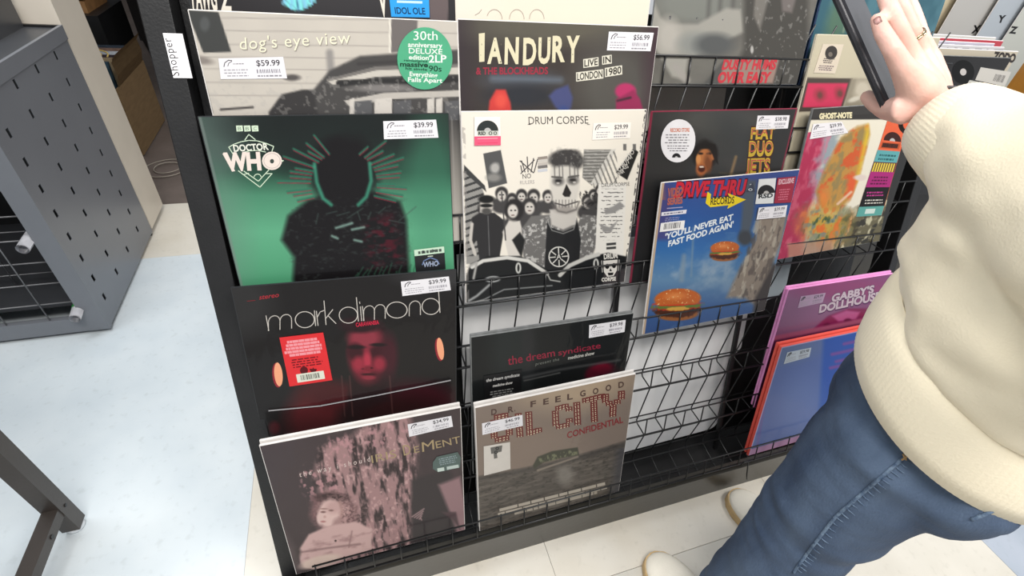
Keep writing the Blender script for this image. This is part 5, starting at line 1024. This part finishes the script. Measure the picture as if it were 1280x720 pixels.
def coil(name, c, r0, r1, n, m, th, label, dz=0.004, sq=1.0):
    P = []
    for k in range(n * 20): a_ = k * 2 * math.pi / 20; r_ = r0 + (r1 - r0) * 0.5 * (1 + math.sin(a_ * 0.37 + 1)); P.append(Vector(c) + Vector((r_ * math.cos(a_), r_ * sq * math.sin(a_), th + dz * (k / 20) + 0.002 * math.sin(a_ * 1.7))))
    bm = bmesh.new(); tube(bm, P, th, 6, cap=False); return tag(obj(name, bm, m, None, smooth=True), label, 'cable')
coil('cable_coil', (-0.60, 1.93, -0.004), 0.05, 0.10, 2, M_wcab, 0.0022, 'thin pale cable coiled on the brown floor beside the beige upright')
coil('yellow_cable', (-0.84, 2.18, 0.40), 0.06, 0.10, 2, M_ycab, 0.003, 'loop of yellow cable lying over the records in the cardboard box', 0.006)
rnd = random.Random(3)
for k in range(1):
    x, y = -0.66 + rnd.uniform(-0.05, 0.12), 2.0 + rnd.uniform(0.1, 0.6); bm = bmesh.new(); bar(bm, (x, y, -0.002), (x + rnd.uniform(-0.02, 0.02), y + 0.03, -0.001), 0.004, 0.002)
    tag(obj('paper_scrap', bm, M_wcab), 'tiny pale scrap of debris on the brown floor behind the cardboard box', 'scrap')
bk = tag(empty('storage_cabinet', (-0.6, 3.4, 0)), 'black storage cabinet in the dark far corner behind the rack', 'cabinet')
bm = bmesh.new(); P = [(-0.735, 2.84), (-0.2, 2.86), (-0.4, 4.4), (-1.2, 4.18)]
lo = [bm.verts.new((x, y, 0.05)) for x, y in P]; hi = [bm.verts.new((x, y, 1.9)) for x, y in P]
bm.faces.new(lo[::-1]); bm.faces.new(hi)
for i in range(4): bm.faces.new((lo[i], lo[(i + 1) % 4], hi[(i + 1) % 4], hi[i]))
obj('cabinet_body', bm, mat('matt_black_cabinet', (14, 13, 13), 0.7, 0, 0.2, 0.2, 10), bk)
bm = bmesh.new()
for x, y in P: bar(bm, (x * 0.97 - 0.012, y + 0.01 if y < 3 else y - 0.02, -0.004), (x * 0.97 - 0.012, y + 0.01 if y < 3 else y - 0.02, 0.05), 0.03, 0.03, (0, 1, 0))
obj('cabinet_feet', bm, M_black, bk)
for k, (z0, cc) in enumerate(((1.0, (150, 110, 70)), (1.06, (90, 84, 80)))):
    bm = bmesh.new(); box(bm, (-1.25, 2.75, z0 - 0.55), (-0.95, 3.05, z0 - 0.50)); o = obj('boxed_record', bm, mat('far_box_%d' % k, cc, 0.5, 0, 0.4, 0.2, 20), None, bevel=0.002); tag(o, ('orange-brown' if k == 0 else 'grey') + ' flat box on the black stand behind the cardboard box', 'box')
bm = bmesh.new(); box(bm, (-1.3, 2.7, 0.0), (-0.9, 3.1, 0.45)); tag(obj('low_stand', bm, M_black, None, bevel=0.003), 'low black stand behind the cardboard box', 'stand')

# ------------------------------------------------------------------ record bins at the upper right
bn = tag(empty('record_bin', (1.75, 0.5, 0.4)), 'dark record bin beyond the hand, full of records and lettered dividers', 'record bin')
for nm, lo, hi in (('bin_front', (1.395, 0.315, 0.60), (2.6, 0.330, 0.80)), ('bin_floor', (1.395, 0.33, 0.60), (2.6, 0.95, 0.62)), ('bin_rear', (1.395, 0.95, 0.60), (2.6, 0.965, 0.95)), ('bin_side', (1.393, 0.315, 0.60), (1.399, 0.965, 0.85)), ('bin_side', (2.6, 0.315, 0.60), (2.615, 0.965, 0.85)), ('bin_base', (1.48, 0.38, 0.0), (2.6, 0.96, 0.60))):
    bm = bmesh.new(); box(bm, lo, hi); obj(nm, bm, M_black, bn, bevel=0.002)
def flatrec(x, y, z, w, h, lean, label, cc, fn=None, thick=0.004, N=90, yaw=0.0, name='vinyl_record', cat='record', group=None, edge=None):
    r = Rec.__new__(Rec); U = Vector((math.cos(yaw), math.sin(yaw), 0)); up = Vector((0, math.sin(lean), math.cos(lean))); nz = U.cross(up).normalized(); up = nz.cross(U)
    r.w, r.h = w, h; r.setup(Vector((x, y, z)), U, up, nz, label, thick, edge or M_edge, group, name, cat)
    r.paint(fn or (lambda c: (c.fill(cc), c.mix((c.noise(6, 6, 2) - 0.4) * 0.8, tuple(k * 0.7 for k in cc)))), N, 0, 1); return r
def bar_print(cc, ink):
    def a(c):
        c.fill(cc); n = c.noise(22, 6, 3); c.mix(((c.v > 0.03) & (c.v < 0.13) & (n > 0.5)) * 0.9, ink)
    return a
# front row: covers face out, tops at about 0.96 m
recs_bin = [(1.402, 0.352, 'black sleeve with a half-record sticker in the right-hand bin, foremost', (40, 39, 40), 0.300), (1.455, 0.374, 'cream record with bold black lettering behind the black one in the bin', (206, 196, 176), 0.310), (1.43, 0.394, 'white record in the bin with dark print along its top', (216, 214, 216), 0.314),
            (1.415, 0.410, 'lilac-white record in the bin, third behind the black one', (206, 200, 216), 0.318), (1.47, 0.426, 'red-topped record in the bin in front of the lettered dividers', (200, 70, 84), 0.322), (1.46, 0.440, 'pale record in the bin just before the lettered dividers', (222, 220, 214), 0.326)]
for k, (x, y, lb, cc, h) in enumerate(recs_bin):
    def a(c, cc=cc, k=k):
        c.fill(cc); n = c.noise(26, 8, 3 + k)
        if k == 0: c.mix((c.u > 0.30) * (c.v < 0.3) * 0.0, cc)
        if k == 1: pass
        if k in (2, 3, 5): c.mix(((c.v > 0.02) & (c.v < 0.10) & (n > 0.5)) * 0.8, (90, 86, 96))
    r = flatrec(x, y, 0.625, 0.315, h, 0.10, lb, cc, a, edge=M_white if k else M_grey_edge)
    if k == 0:
        f = Flat(r); f.disc(1204, 90, 14, 15, (20, 20, 20)); f.disc(1204, 90, 4, 4.4, (206, 200, 196)); q = [(1226, 84), (1264, 90), (1256, 108), (1219, 100)]; f.add(q, (212, 208, 200)); f.barcode(rq(q, 0.55, 0.3, 0.9, 0.8), (90, 86, 84), 5)
        q = [(1212, 100), (1240, 106), (1230, 115), (1206, 110)]; f.add(q, (206, 204, 196)); f.lines(rq(q, 0.1, 0.2, 0.9, 0.8), 2, (50, 48, 48), 0.6, 3); f.done('cover_stickers', None, M_ink)
    if k == 1:
        f = Flat(r); f.text('ZODO', (1240, 75), (1268, 78), (1243, 65), (52, 44, 40), bold=0.06); f.done('lettering')
# back row: dividers and records seen over the front row
M_div = mat('divider_card', (204, 206, 204), 0.5, 0, 0.4, 0.03, 30)
dv = [('X', 1.70, 0.560, (196, 194, 190)), ('Y', 1.835, 0.548, (188, 196, 204)), ('Z', 1.93, 0.536, (206, 208, 200))]
for ch, x, y, cc in dv:
    r = flatrec(x, y, 0.625, 0.16, 0.45, 0.02, 'pale divider card lettered %s standing in the right-hand bin' % ch, cc, lambda c, cc=cc: c.fill(cc), thick=0.002, N=6, name='divider_card', cat='divider')
    f = Flat(r); px = {'X': (1214, 41, 1224, 41, 1217, 32), 'Y': (1246, 28, 1255, 28, 1249, 19.5), 'Z': (1261, 41, 1270, 42, 1264, 33)}[ch]
    f.text(ch, px[0:2], px[2:4], px[4:6], (30, 30, 32), bold=0.05); f.done('letter_print', None, M_ink)
tall = [(1.402, 0.607, (122, 128, 116), 'grey-green'), (1.43, 0.60, (150, 160, 96), 'olive green'), (1.47, 0.596, (62, 92, 124), 'steel blue'), (1.525, 0.592, (130, 124, 114), 'grey beige'), (1.56, 0.588, (66, 50, 46), 'dark brown'), (1.588, 0.584, (150, 110, 90), 'terracotta'), (1.612, 0.58, (84, 60, 50), 'chestnut'), (1.635, 0.576, (196, 160, 84), 'mustard yellow'), (1.66, 0.572, (214, 200, 170), 'cream'), (1.80, 0.565, (70, 84, 96), 'slate'), (2.04, 0.55, (180, 124, 50), 'orange-brown')]
for k, (x, y, cc, w_) in enumerate(tall):
    flatrec(x, y, 0.625, 0.22, 0.47 - 0.002 * k, 0.03, w_ + ' record standing upright in the back of the right-hand bin', cc, None, thick=0.004, N=20, group='upright records in the back of the bin', edge=mat('edge_' + w_.replace(' ', '_').replace('-', '_'), cc, 0.4))

# ------------------------------------------------------------------ the customer
person = tag(empty('person', (0.90, -0.24, 0.0)), 'person in a cream sweatshirt, blue jeans and white shoes holding a dark phone', 'person')
M_skin = mat('warm_skin', (228, 180, 166), 0.45, 0, 0.4, 0, 22, 0.12, 260, c2=(236, 194, 180)); M_skin.node_tree.nodes['Principled BSDF'].inputs['Subsurface Weight'].default_value = 0.08; M_skin.node_tree.nodes['Principled BSDF'].inputs['Subsurface Radius'].default_value = (0.01, 0.004, 0.002)
M_cream = mat('cream_sweatshirt_fleece', (242, 230, 203), 0.85, 0, 0.2, 0.03, 12, 0.18, 420, sheen=0.25)
M_denim = mat('worn_blue_denim', (46, 60, 84), 0.8, 0, 0.25, 0, 11, 0.35, 500, c2=(88, 104, 126), detail=10, vscale=(1, 1, 0.35))
M_denim_edge = mat('dark_denim_seam', (58, 76, 102), 0.85, 0, 0.2, 0, 160, 0.4, 500, c2=(120, 138, 158)); M_thread = mat('tan_thread', (176, 142, 96), 0.7)
M_canvas = mat('white_canvas_shoe', (226, 220, 206), 0.7, 0, 0.3, 0.04, 30, 0.2, 400); M_sole = mat('tan_shoe_sole', (190, 162, 118), 0.6, 0, 0.3, 0.1, 60)
def V3(*a): return Vector(a)
DW = 0.545
wrist = V3(0.822, -0.052, 0.957)
HP = lambda px, py, d: at(px, py, d)
knA, knB, knC, knD = HP(1128, 84, 0.512), HP(1138, 72, 0.532), HP(1150, 68, 0.552), HP(1164, 74, 0.570)
LSH, LEL = V3(0.745, -0.30, 1.12), V3(0.735, -0.345, 0.925)
RSH, REL, RWR = V3(1.06, -0.29, 1.12), V3(1.13, -0.30, 0.91), V3(1.12, -0.13, 0.80)
bm = bmesh.new()
# trunk, neck, head
tube(bm, [V3(.9, -.25, .70), V3(.9, -.25, .82), V3(.9, -.235, .95), V3(.9, -.26, 1.08), V3(.9, -.27, 1.15)], [(.12, .08), (.115, .08), (.115, .08), (.12, .08), (.10, .07)], 20, up=(0, 1, 0))
tube(bm, [V3(.9, -.27, 1.15), V3(.9, -.25, 1.25)], [.052, .046], 16)
hc = V3(.9, -.215, 1.34)
tube(bm, [hc + V3(0, -.01, .085), hc + V3(0, -.008, .05), hc, hc + V3(0, .012, -.05), hc + V3(0, .03, -.088)], [(.045, .055), (.068, .085), (.070, .088), (.058, .066), (.026, .03)], 20, up=(0, 1, 0))
tube(bm, [hc + V3(0, .082, .015), hc + V3(0, .103, -.018), hc + V3(0, .09, -.028)], [.007, .011, .009], 8)
for s in (-1, 1): tube(bm, [hc + V3(s * .070, -.01, .012), hc + V3(s * .076, -.012, -.012), hc + V3(s * .069, -.005, -.03)], [(.005, .013), (.006, .014), (.004, .008)], 8); tube(bm, [hc + V3(s * .03, .066, .022), hc + V3(s * .03, .075, .02)], [.014, .012], 8)
tube(bm, [hc + V3(-.022, .078, -.05), hc + V3(0, .086, -.049), hc + V3(.022, .078, -.05)], [.005, .007, .005], 8)
# arms
for sh, el, wr in ((LSH, LEL, wrist), (RSH, REL, RWR)):
    tube(bm, [sh, sh.lerp(el, .5), el], [.045, .042, .036], 14); d_ = (wr - el)
    tube(bm, [el, el + d_ * .35, el + d_ * .8, wr], [.036, .038, .028, (.027, .022)], 14)
for sx, kn, an in ((-1, V3(.80, -.25, .43), V3(.765, -.285, .10)), (1, V3(.995, -.24, .43), V3(1.025, -.215, .10))):
    hp = V3(.90 + sx * .085, -.25, .72); tube(bm, [hp, hp.lerp(kn, .5), kn, kn.lerp(an, .35), an], [.066, .056, .042, .042, .030], 16)
    tube(bm, [an, an + V3(-.015, .04, -.060), an + V3(-.035 if sx < 0 else -.02, .09, -.072)], [.030, .022, .014], 12)
# left hand: back of the palm towards us, fingers up along the phone
palmdir = ((knB + knC) / 2 - wrist)
tube(bm, [wrist, wrist.lerp(knA, .55), knA], [(.020), (.019), (.0118)], 12); tube(bm, [wrist, wrist.lerp(knB, .55), knB], [(.021), (.0185), (.0125)], 12)
tube(bm, [wrist, wrist.lerp(knC, .55), knC], [(.021), (.018), (.012)], 12); tube(bm, [wrist, wrist.lerp(knD, .6), knD], [(.020), (.0165), (.011)], 12)
fing = {'A': [knA, HP(1116, 62, .508), HP(1104, 42, .512), HP(1096, 24, .520)], 'B': [knB, HP(1124, 38, .522), HP(1113, 12, .520), HP(1104, -8, .528)],
        'C': [knC, HP(1138, 38, .540), HP(1126, 8, .536), HP(1116, -14, .542)], 'D': [knD, HP(1152, 48, .562), HP(1144, 20, .560), HP(1136, -2, .562)]}
for k_, p in fing.items(): tube(bm, p, {'A': [.0115, .0098, .0088, .0070], 'B': [.0122, .0102, .0092, .0078], 'C': [.0118, .0102, .0090, .0076], 'D': [.0105, .0090, .0080, .0070]}[k_], 12)
# thumb leaves the side of the palm and passes in front of the phone, on its far side
thumb = [wrist.lerp(knA, .30), HP(1128, 138, .535), HP(1108, 136, .575), HP(1094, 128, .600), HP(1084, 121, .612)]
tube(bm, thumb, [.018, .0165, .0125, .0110, .0085], 12)
# right hand, relaxed, slightly curled
rd = (V3(1.115, -.045, .755) - RWR); R0 = RWR + rd * .9; tube(bm, [RWR, RWR + rd * .5, R0], [(.028, .018), (.038, .017), (.038, .014)], 14, up=(0, 0, 1))
for i in range(4):
    b0 = R0 + V3((i - 1.5) * .019, 0, 0); tube(bm, [b0, b0 + V3(-.002, .032, -.006), b0 + V3(-.004, .052 + .004 * (i in (1, 2)), -.024)], [.0095, .0086, .0072], 10)
tube(bm, [RWR + rd * .25, RWR + V3(-.045, .035, -.008), RWR + V3(-.052, .068, -.014)], [.015, .0115, .009], 10)
body = remesh('body', bm, 0.0034, 4, M_skin, person, lambda co: 0.0006 * (fbm3(co * 60, 3) - 0.5))

# sweatshirt: torso, two sleeves; folds pressed in
def folds(co):
    d = 0.034 * (fbm3(co * np.array([6, 6, 10.0]), 3) - 0.5) + 0.016 * (fbm3(co * np.array([14, 14, 22.0]) + 5, 2) - 0.5)
    return d
bm = bmesh.new()
loft(bm, [ering((.895, -.248, .745), .150, .118, 32, tilt=(0, .3)), ering((.895, -.247, .765), .174, .142, 32, tilt=(0, .3)), ering((.895, -.245, .80), .182, .153, 32, tilt=(0, .26)), ering((.895, -.244, .88), .176, .149, 32, tilt=(0, .16)), ering((.895, -.255, .98), .166, .136, 32), ering((.895, -.275, 1.07), .160, .122, 32), ering((.895, -.28, 1.14), .146, .098, 32), ering((.897, -.272, 1.19), .10, .076, 32), ering((.90, -.262, 1.215), .066, .064, 32)])
for sh, el, wr in ((LSH, LEL, wrist), (RSH, REL, RWR)):
    d_ = wr - el; tube(bm, [sh + V3(.05 if sh is LSH else -.05, .01, 0), sh, sh.lerp(el, .55), el, el + d_ * .3, el + d_ * .6, el + d_ * .78], [.075, .072, .070, .070, .068, .062, .050], 20)
sw = remesh('sweatshirt', bm, 0.006, 10, M_cream, person, folds)
# ribbed hem band and cuffs
def ribbed(rings, nm, parent, ribs=90, depth=0.0011):
    n = ribs * 4; R = []
    for (c, ex, ey, rx, ry) in rings:
        R.append([c + ex * (rx + depth * math.cos(ribs * 2 * math.pi * k / n)) * math.cos(2 * math.pi * k / n) + ey * (ry + depth * math.cos(ribs * 2 * math.pi * k / n)) * math.sin(2 * math.pi * k / n) for k in range(n)])
    b = bmesh.new(); loft(b, R, False); bmesh.ops.recalc_face_normals(b, faces=b.faces[:]); bmesh.ops.solidify(b, geom=b.faces[:], thickness=0.002); return obj(nm, b, M_cream, parent, smooth=True)
ex, ey = V3(1, 0, 0), V3(0, 1, 0.30)
ribbed([(V3(.893, -.254, .672), ex, ey, .158, .130), (V3(.893, -.254, .676), ex, ey, .169, .141), (V3(.893, -.253, .70), ex, ey, .173, .144), (V3(.894, -.250, .74), ex, ey, .173, .143), (V3(.895, -.247, .772), ex, ey, .166, .134)], 'hem_band', person, 150, 0.00015)
for el, wr, nm in ((LEL, wrist, 'l'), (REL, RWR, 'r')):
    d_ = (wr - el); dn = d_.normalized(); e1 = dn.cross(V3(0, 0, 1)).normalized(); e2 = e1.cross(dn); P = lambda t: el + d_ * t
    ribbed([(P(.70), e1, e2, .056, .056), (P(.78), e1, e2, .053, .053), (P(.86), e1, e2, .050, .050), (P(.92), e1, e2, .046, .046), (P(.925), e1, e2, .038, .038)], 'cuff', person, 70, 0.00015)

# jeans
def wr_(co):
    z = co[:, 2]; a = np.exp(-((z - 0.12) / 0.10) ** 2) + 0.35 + 0.8 * np.exp(-((z - 0.42) / 0.07) ** 2) + 0.6 * np.exp(-((z - 0.63) / 0.05) ** 2)
    return a * 0.019 * (fbm3(co * np.array([7, 7, 26.0]), 3) - 0.5) + 0.003 * (fbm3(co * 40, 2) - 0.5)
bm = bmesh.new()
loft(bm, [ering((.895, -.25, .60), .145, .118, 30, 2.3), ering((.895, -.252, .64), .158, .122, 30, 2.3), ering((.895, -.25, .68), .156, .112, 30, 2.2), ering((.895, -.248, .76), .146, .100, 30), ering((.895, -.245, .86), .138, .098, 30)])
for s in (-1, 1): tube(bm, [V3(.895 + s * .078, -.318, .628), V3(.895 + s * .078, -.314, .60)], [.062, .060], 18)
for sx, kn, an in ((-1, V3(.79, -.258, .42), V3(.768, -.282, .075)), (1, V3(1.0, -.245, .42), V3(1.025, -.215, .075))):
    hp = V3(.895 + sx * .078, -.255, .62); tube(bm, [hp, hp.lerp(kn, .35), hp.lerp(kn, .7), kn, kn.lerp(an, .4), kn.lerp(an, .8), an], [.090, .087, .080, .074, .070, .070, .072], 24)
jeans = remesh('jeans', bm, 0.006, 8, M_denim, person, wr_)
def bvh(o):
    m = parent_world(o); me = o.data; return BVHTree.FromPolygons([m @ v.co for v in me.vertices], [tuple(p.vertices) for p in me.polygons])
JB = bvh(jeans)
def along(P, tree, lift=0.0005, n=14):                                 # points of a seam laid on the cloth
    out = []
    for (x0, y0), (x1, y1) in zip(P, P[1:]):
        for k in range(n):
            t = k / n; h_ = tree.ray_cast(CAM_POS, ray(x0 + (x1 - x0) * t, y0 + (y1 - y0) * t).normalized())
            if h_[0] is not None: out.append(h_[0] + h_[1] * lift)
    return out
sm = along([(1165, 545), (1130, 572), (1090, 606), (1045, 645), (1010, 690), (990, 718)], JB)
if len(sm) > 3:
    bm = bmesh.new(); tube(bm, sm, 0.0022, 6, cap=False); side = obj('side_seam', bm, M_denim_edge, person, smooth=True)
    bm = bmesh.new()                                                     # puckers along the seam
    for i in range(2, len(sm) - 2, 2):
        d = (sm[i + 1] - sm[i - 1]).normalized(); q_ = (sm[i] - CAM_POS).normalized(); s_ = d.cross(q_).normalized(); tube(bm, [sm[i] - s_ * 0.001, sm[i] + s_ * rnd.uniform(.003, .007) + d * .001, sm[i] + s_ * rnd.uniform(.007, .012)], [.0010, .0008, .0003], 5)
    obj('seam_puckers', bm, M_denim_edge, person, smooth=True)
    bm = bmesh.new(); a_ = along([(1128, 574), (1136, 568)], JB, 0.0022, 4); tube(bm, a_, 0.0012, 5); a_ = along([(1130, 567), (1134, 575)], JB, 0.0022, 4); tube(bm, a_, 0.0012, 5); obj('bar_tack', bm, M_thread, person)
pk = along([(1278, 622), (1245, 636), (1212, 650)], JB)
if len(pk) > 3: bm = bmesh.new(); tube(bm, pk, 0.0022, 6, cap=False); obj('seat_seam', bm, M_denim_edge, person, smooth=True)

# shoes
def shoe(heel, toe, ln=None):
    heel, toe = Vector(heel), Vector(toe); d = (toe - heel); L = d.length; d.normalize(); s = d.cross(V3(0, 0, 1)); up = V3(0, 0, 1)
    prof = [(0.0, .018, .0), (.02, .030, 0), (.12, .036, 0), (.30, .036, 0), (.50, .040, 0), (.70, .047, 0), (.84, .044, 0), (.93, .034, 0), (.985, .018, 0), (1.0, .006, 0)]
    def outline(g, z): return [heel + d * L * t + s * (w + g) + up * z for t, w, _ in prof] + [heel + d * L * t - s * (w * .92 + g) + up * z for t, w, _ in reversed(prof)]
    sh_ = empty('shoe', heel.lerp(toe, .5)); sh_.parent = person; sh_.location = heel.lerp(toe, .5) - person.location
    b = bmesh.new(); loft(b, [outline(.001, .0), outline(.003, .004), outline(.003, .018), outline(.001, .022)]); bmesh.ops.recalc_face_normals(b, faces=b.faces[:]); obj('sole', b, M_sole, sh_, smooth=False)
    hgt = [.060, .072, .080, .080, .066, .050, .042, .036, .028, .022]
    b = bmesh.new(); R = []
    for (t, w, _), h in zip(prof, hgt):
        c = heel + d * L * (t * .985 + .005); ring = []
        for k in range(16):
            a = math.pi * k / 15; ring.append(c + s * (w - .001) * math.cos(a) * (1 if k < 8 else .94) + up * (.02 + max(.002, h - .02) * math.sin(a) ** .75))
        R.append(ring)
    loft(b, R, True); bmesh.ops.recalc_face_normals(b, faces=b.faces[:]); bmesh.ops.subdivide_edges(b, edges=b.edges[:], cuts=1, use_grid_fill=True, smooth=0.6); obj('upper', b, M_canvas, sh_, smooth=True)
    b = bmesh.new()
    for k in range(4):
        t = .50 + .06 * k; c = heel + d * L * t + up * (.074 - .030 * (t - .42) / .26); w = .022
        tube(b, [c - s * w + up * -.006, c + up * .002, c + s * w + d * .006 + up * -.006], .0028, 6)
    obj('laces', b, M_canvas, sh_, smooth=True)
shoe((.800, -.372, 0), (.700, -.130, 0)); shoe((1.050, -.305, 0), (.985, -.052, 0))

# hair on the head (above the frame)
bm = bmesh.new(); tube(bm, [hc + V3(0, -.02, .10), hc + V3(0, -.025, .06), hc + V3(0, -.035, 0), hc + V3(0, -.045, -.07), hc + V3(0, -.05, -.11)], [(.05, .06), (.078, .085), (.084, .072), (.078, .05), (.06, .03)], 20, up=(0, 1, 0))
remesh('hair', bm, .006, 3, mat('grey_blond_hair', (150, 132, 108), .6, 0, .4, .2, 60, .5, 90, vscale=(4, 4, .5)), person, lambda co: 0.012 * (fbm3(co * np.array([60, 60, 8.0]), 3) - .5))
# ring on a finger, bracelet at the wrist
def band(c, d, r, th, m, nm, w=1.0):
    d = d.normalized(); e1 = d.cross(V3(0, 0, 1)).normalized(); e2 = e1.cross(d); P = [c + (e1 * math.cos(a) + e2 * math.sin(a)) * r for a in np.linspace(0, 2 * math.pi, 33)]
    b = bmesh.new(); tube(b, P, th, 8, cap=False); return obj(nm, b, m, person, smooth=True)
M_gold = mat('white_gold', (190, 180, 150), 0.2, 1.0, 0.5)
dC = (fing['C'][1] - fing['C'][0]); o = band(fing['C'][0] + dC * .72, dC, .0112, .0011, M_gold, 'ring'); o['label'] = 'thin pale metal ring on a finger'
dC = (fing['B'][1] - fing['B'][0]); band(fing['C'][0] + dC * .0 + (fing['C'][1] - fing['C'][0]) * .80, (fing['C'][1] - fing['C'][0]), .0112, .0008, M_gold, 'ring')
dw = (wrist - LEL).normalized(); o = band(wrist + dw * .006, dw + V3(0, 0, 0.15), .0300, .0022, mat('dark_bracelet_cord', (50, 48, 50), .45), 'bracelet'); o['label'] = 'dark cord bracelet with a small metal clasp'
bm = bmesh.new(); cl = at(1186, 126, 0.51); JS = bvh(body); h_ = JS.ray_cast(CAM_POS, ray(1182, 128).normalized())
cl = h_[0] if h_[0] is not None else cl; tube(bm, [cl, cl + V3(.006, 0, .008)], .0028, 10); obj('bracelet_clasp', bm, mat('steel_clasp', (170, 172, 176), .2, 1), person, smooth=True)
# nail of the near fingertip
h_ = JS.ray_cast(CAM_POS, ray(1097, 26).normalized())
if h_[0] is not None:
    bm = bmesh.new(); fd = (fing['A'][3] - fing['A'][2]).normalized(); n_ = h_[1]; s_ = fd.cross(n_).normalized(); G_ = [[bm.verts.new(h_[0] + fd * (v_ * .0048) + s_ * (u_ * .0034) + n_ * (.0006 - .0012 * u_ * u_)) for u_ in (-1, -.5, 0, .5, 1)] for v_ in (-1, 0, 1)]
    for i in range(2):
        for j in range(4): bm.faces.new((G_[i][j], G_[i][j + 1], G_[i + 1][j + 1], G_[i + 1][j]))
    bmesh.ops.solidify(bm, geom=bm.faces[:], thickness=.0006); obj('fingernail', bm, mat('nail_pink', (246, 208, 202), .3, 0, .4), person, smooth=True)

# the phone in the hand
c0 = at(1110, 143, .556); c1 = at(1046, 0, .556)
up_ = (c1 - c0).normalized(); Lp = 0.165
wdir = (at(1150, 90, .640) - at(1104, 110, .545)); wdir = (wdir - up_ * wdir.dot(up_)).normalized(); nrm = wdir.cross(up_).normalized()
ph = bpy.data.objects.new('phone', None); M = Matrix((wdir, up_, nrm)).transposed().to_4x4(); M.translation = c0; ph.matrix_world = M; COL.objects.link(ph)
tag(ph, 'dark phone held upright in the left hand above the bright painted record', 'phone')
M_case = mat('dark_phone_case', (56, 56, 60), 0.4, 0, 0.5, 0.1, 20); M_screen = mat('phone_glass', (58, 58, 63), 0.12, 0, 0.8)
bm = bmesh.new(); box(bm, (0, 0, -.005), (.078, Lp, .005)); bmesh.ops.bevel(bm, geom=bm.edges[:], offset=.0035, segments=3, affect='EDGES'); me = bpy.data.meshes.new('phone_case'); bm.to_mesh(me); bm.free(); link('phone_case', me, M_case, ph)
bm = bmesh.new(); box(bm, (.004, .005, .0048), (.074, Lp - .005, .0056)); me = bpy.data.meshes.new('phone_screen'); bm.to_mesh(me); bm.free(); link('phone_screen', me, M_screen, ph)
bm = bmesh.new()
for cx, cy in ((.018, Lp - .02), (.018, Lp - .042), (.038, Lp - .03)): tube(bm, [(cx, cy, -.0052), (cx, cy, -.0068)], .007, 16, cap=False)
me = bpy.data.meshes.new('camera_lens'); bm.to_mesh(me); bm.free(); link('camera_lens', me, M_screen, ph)
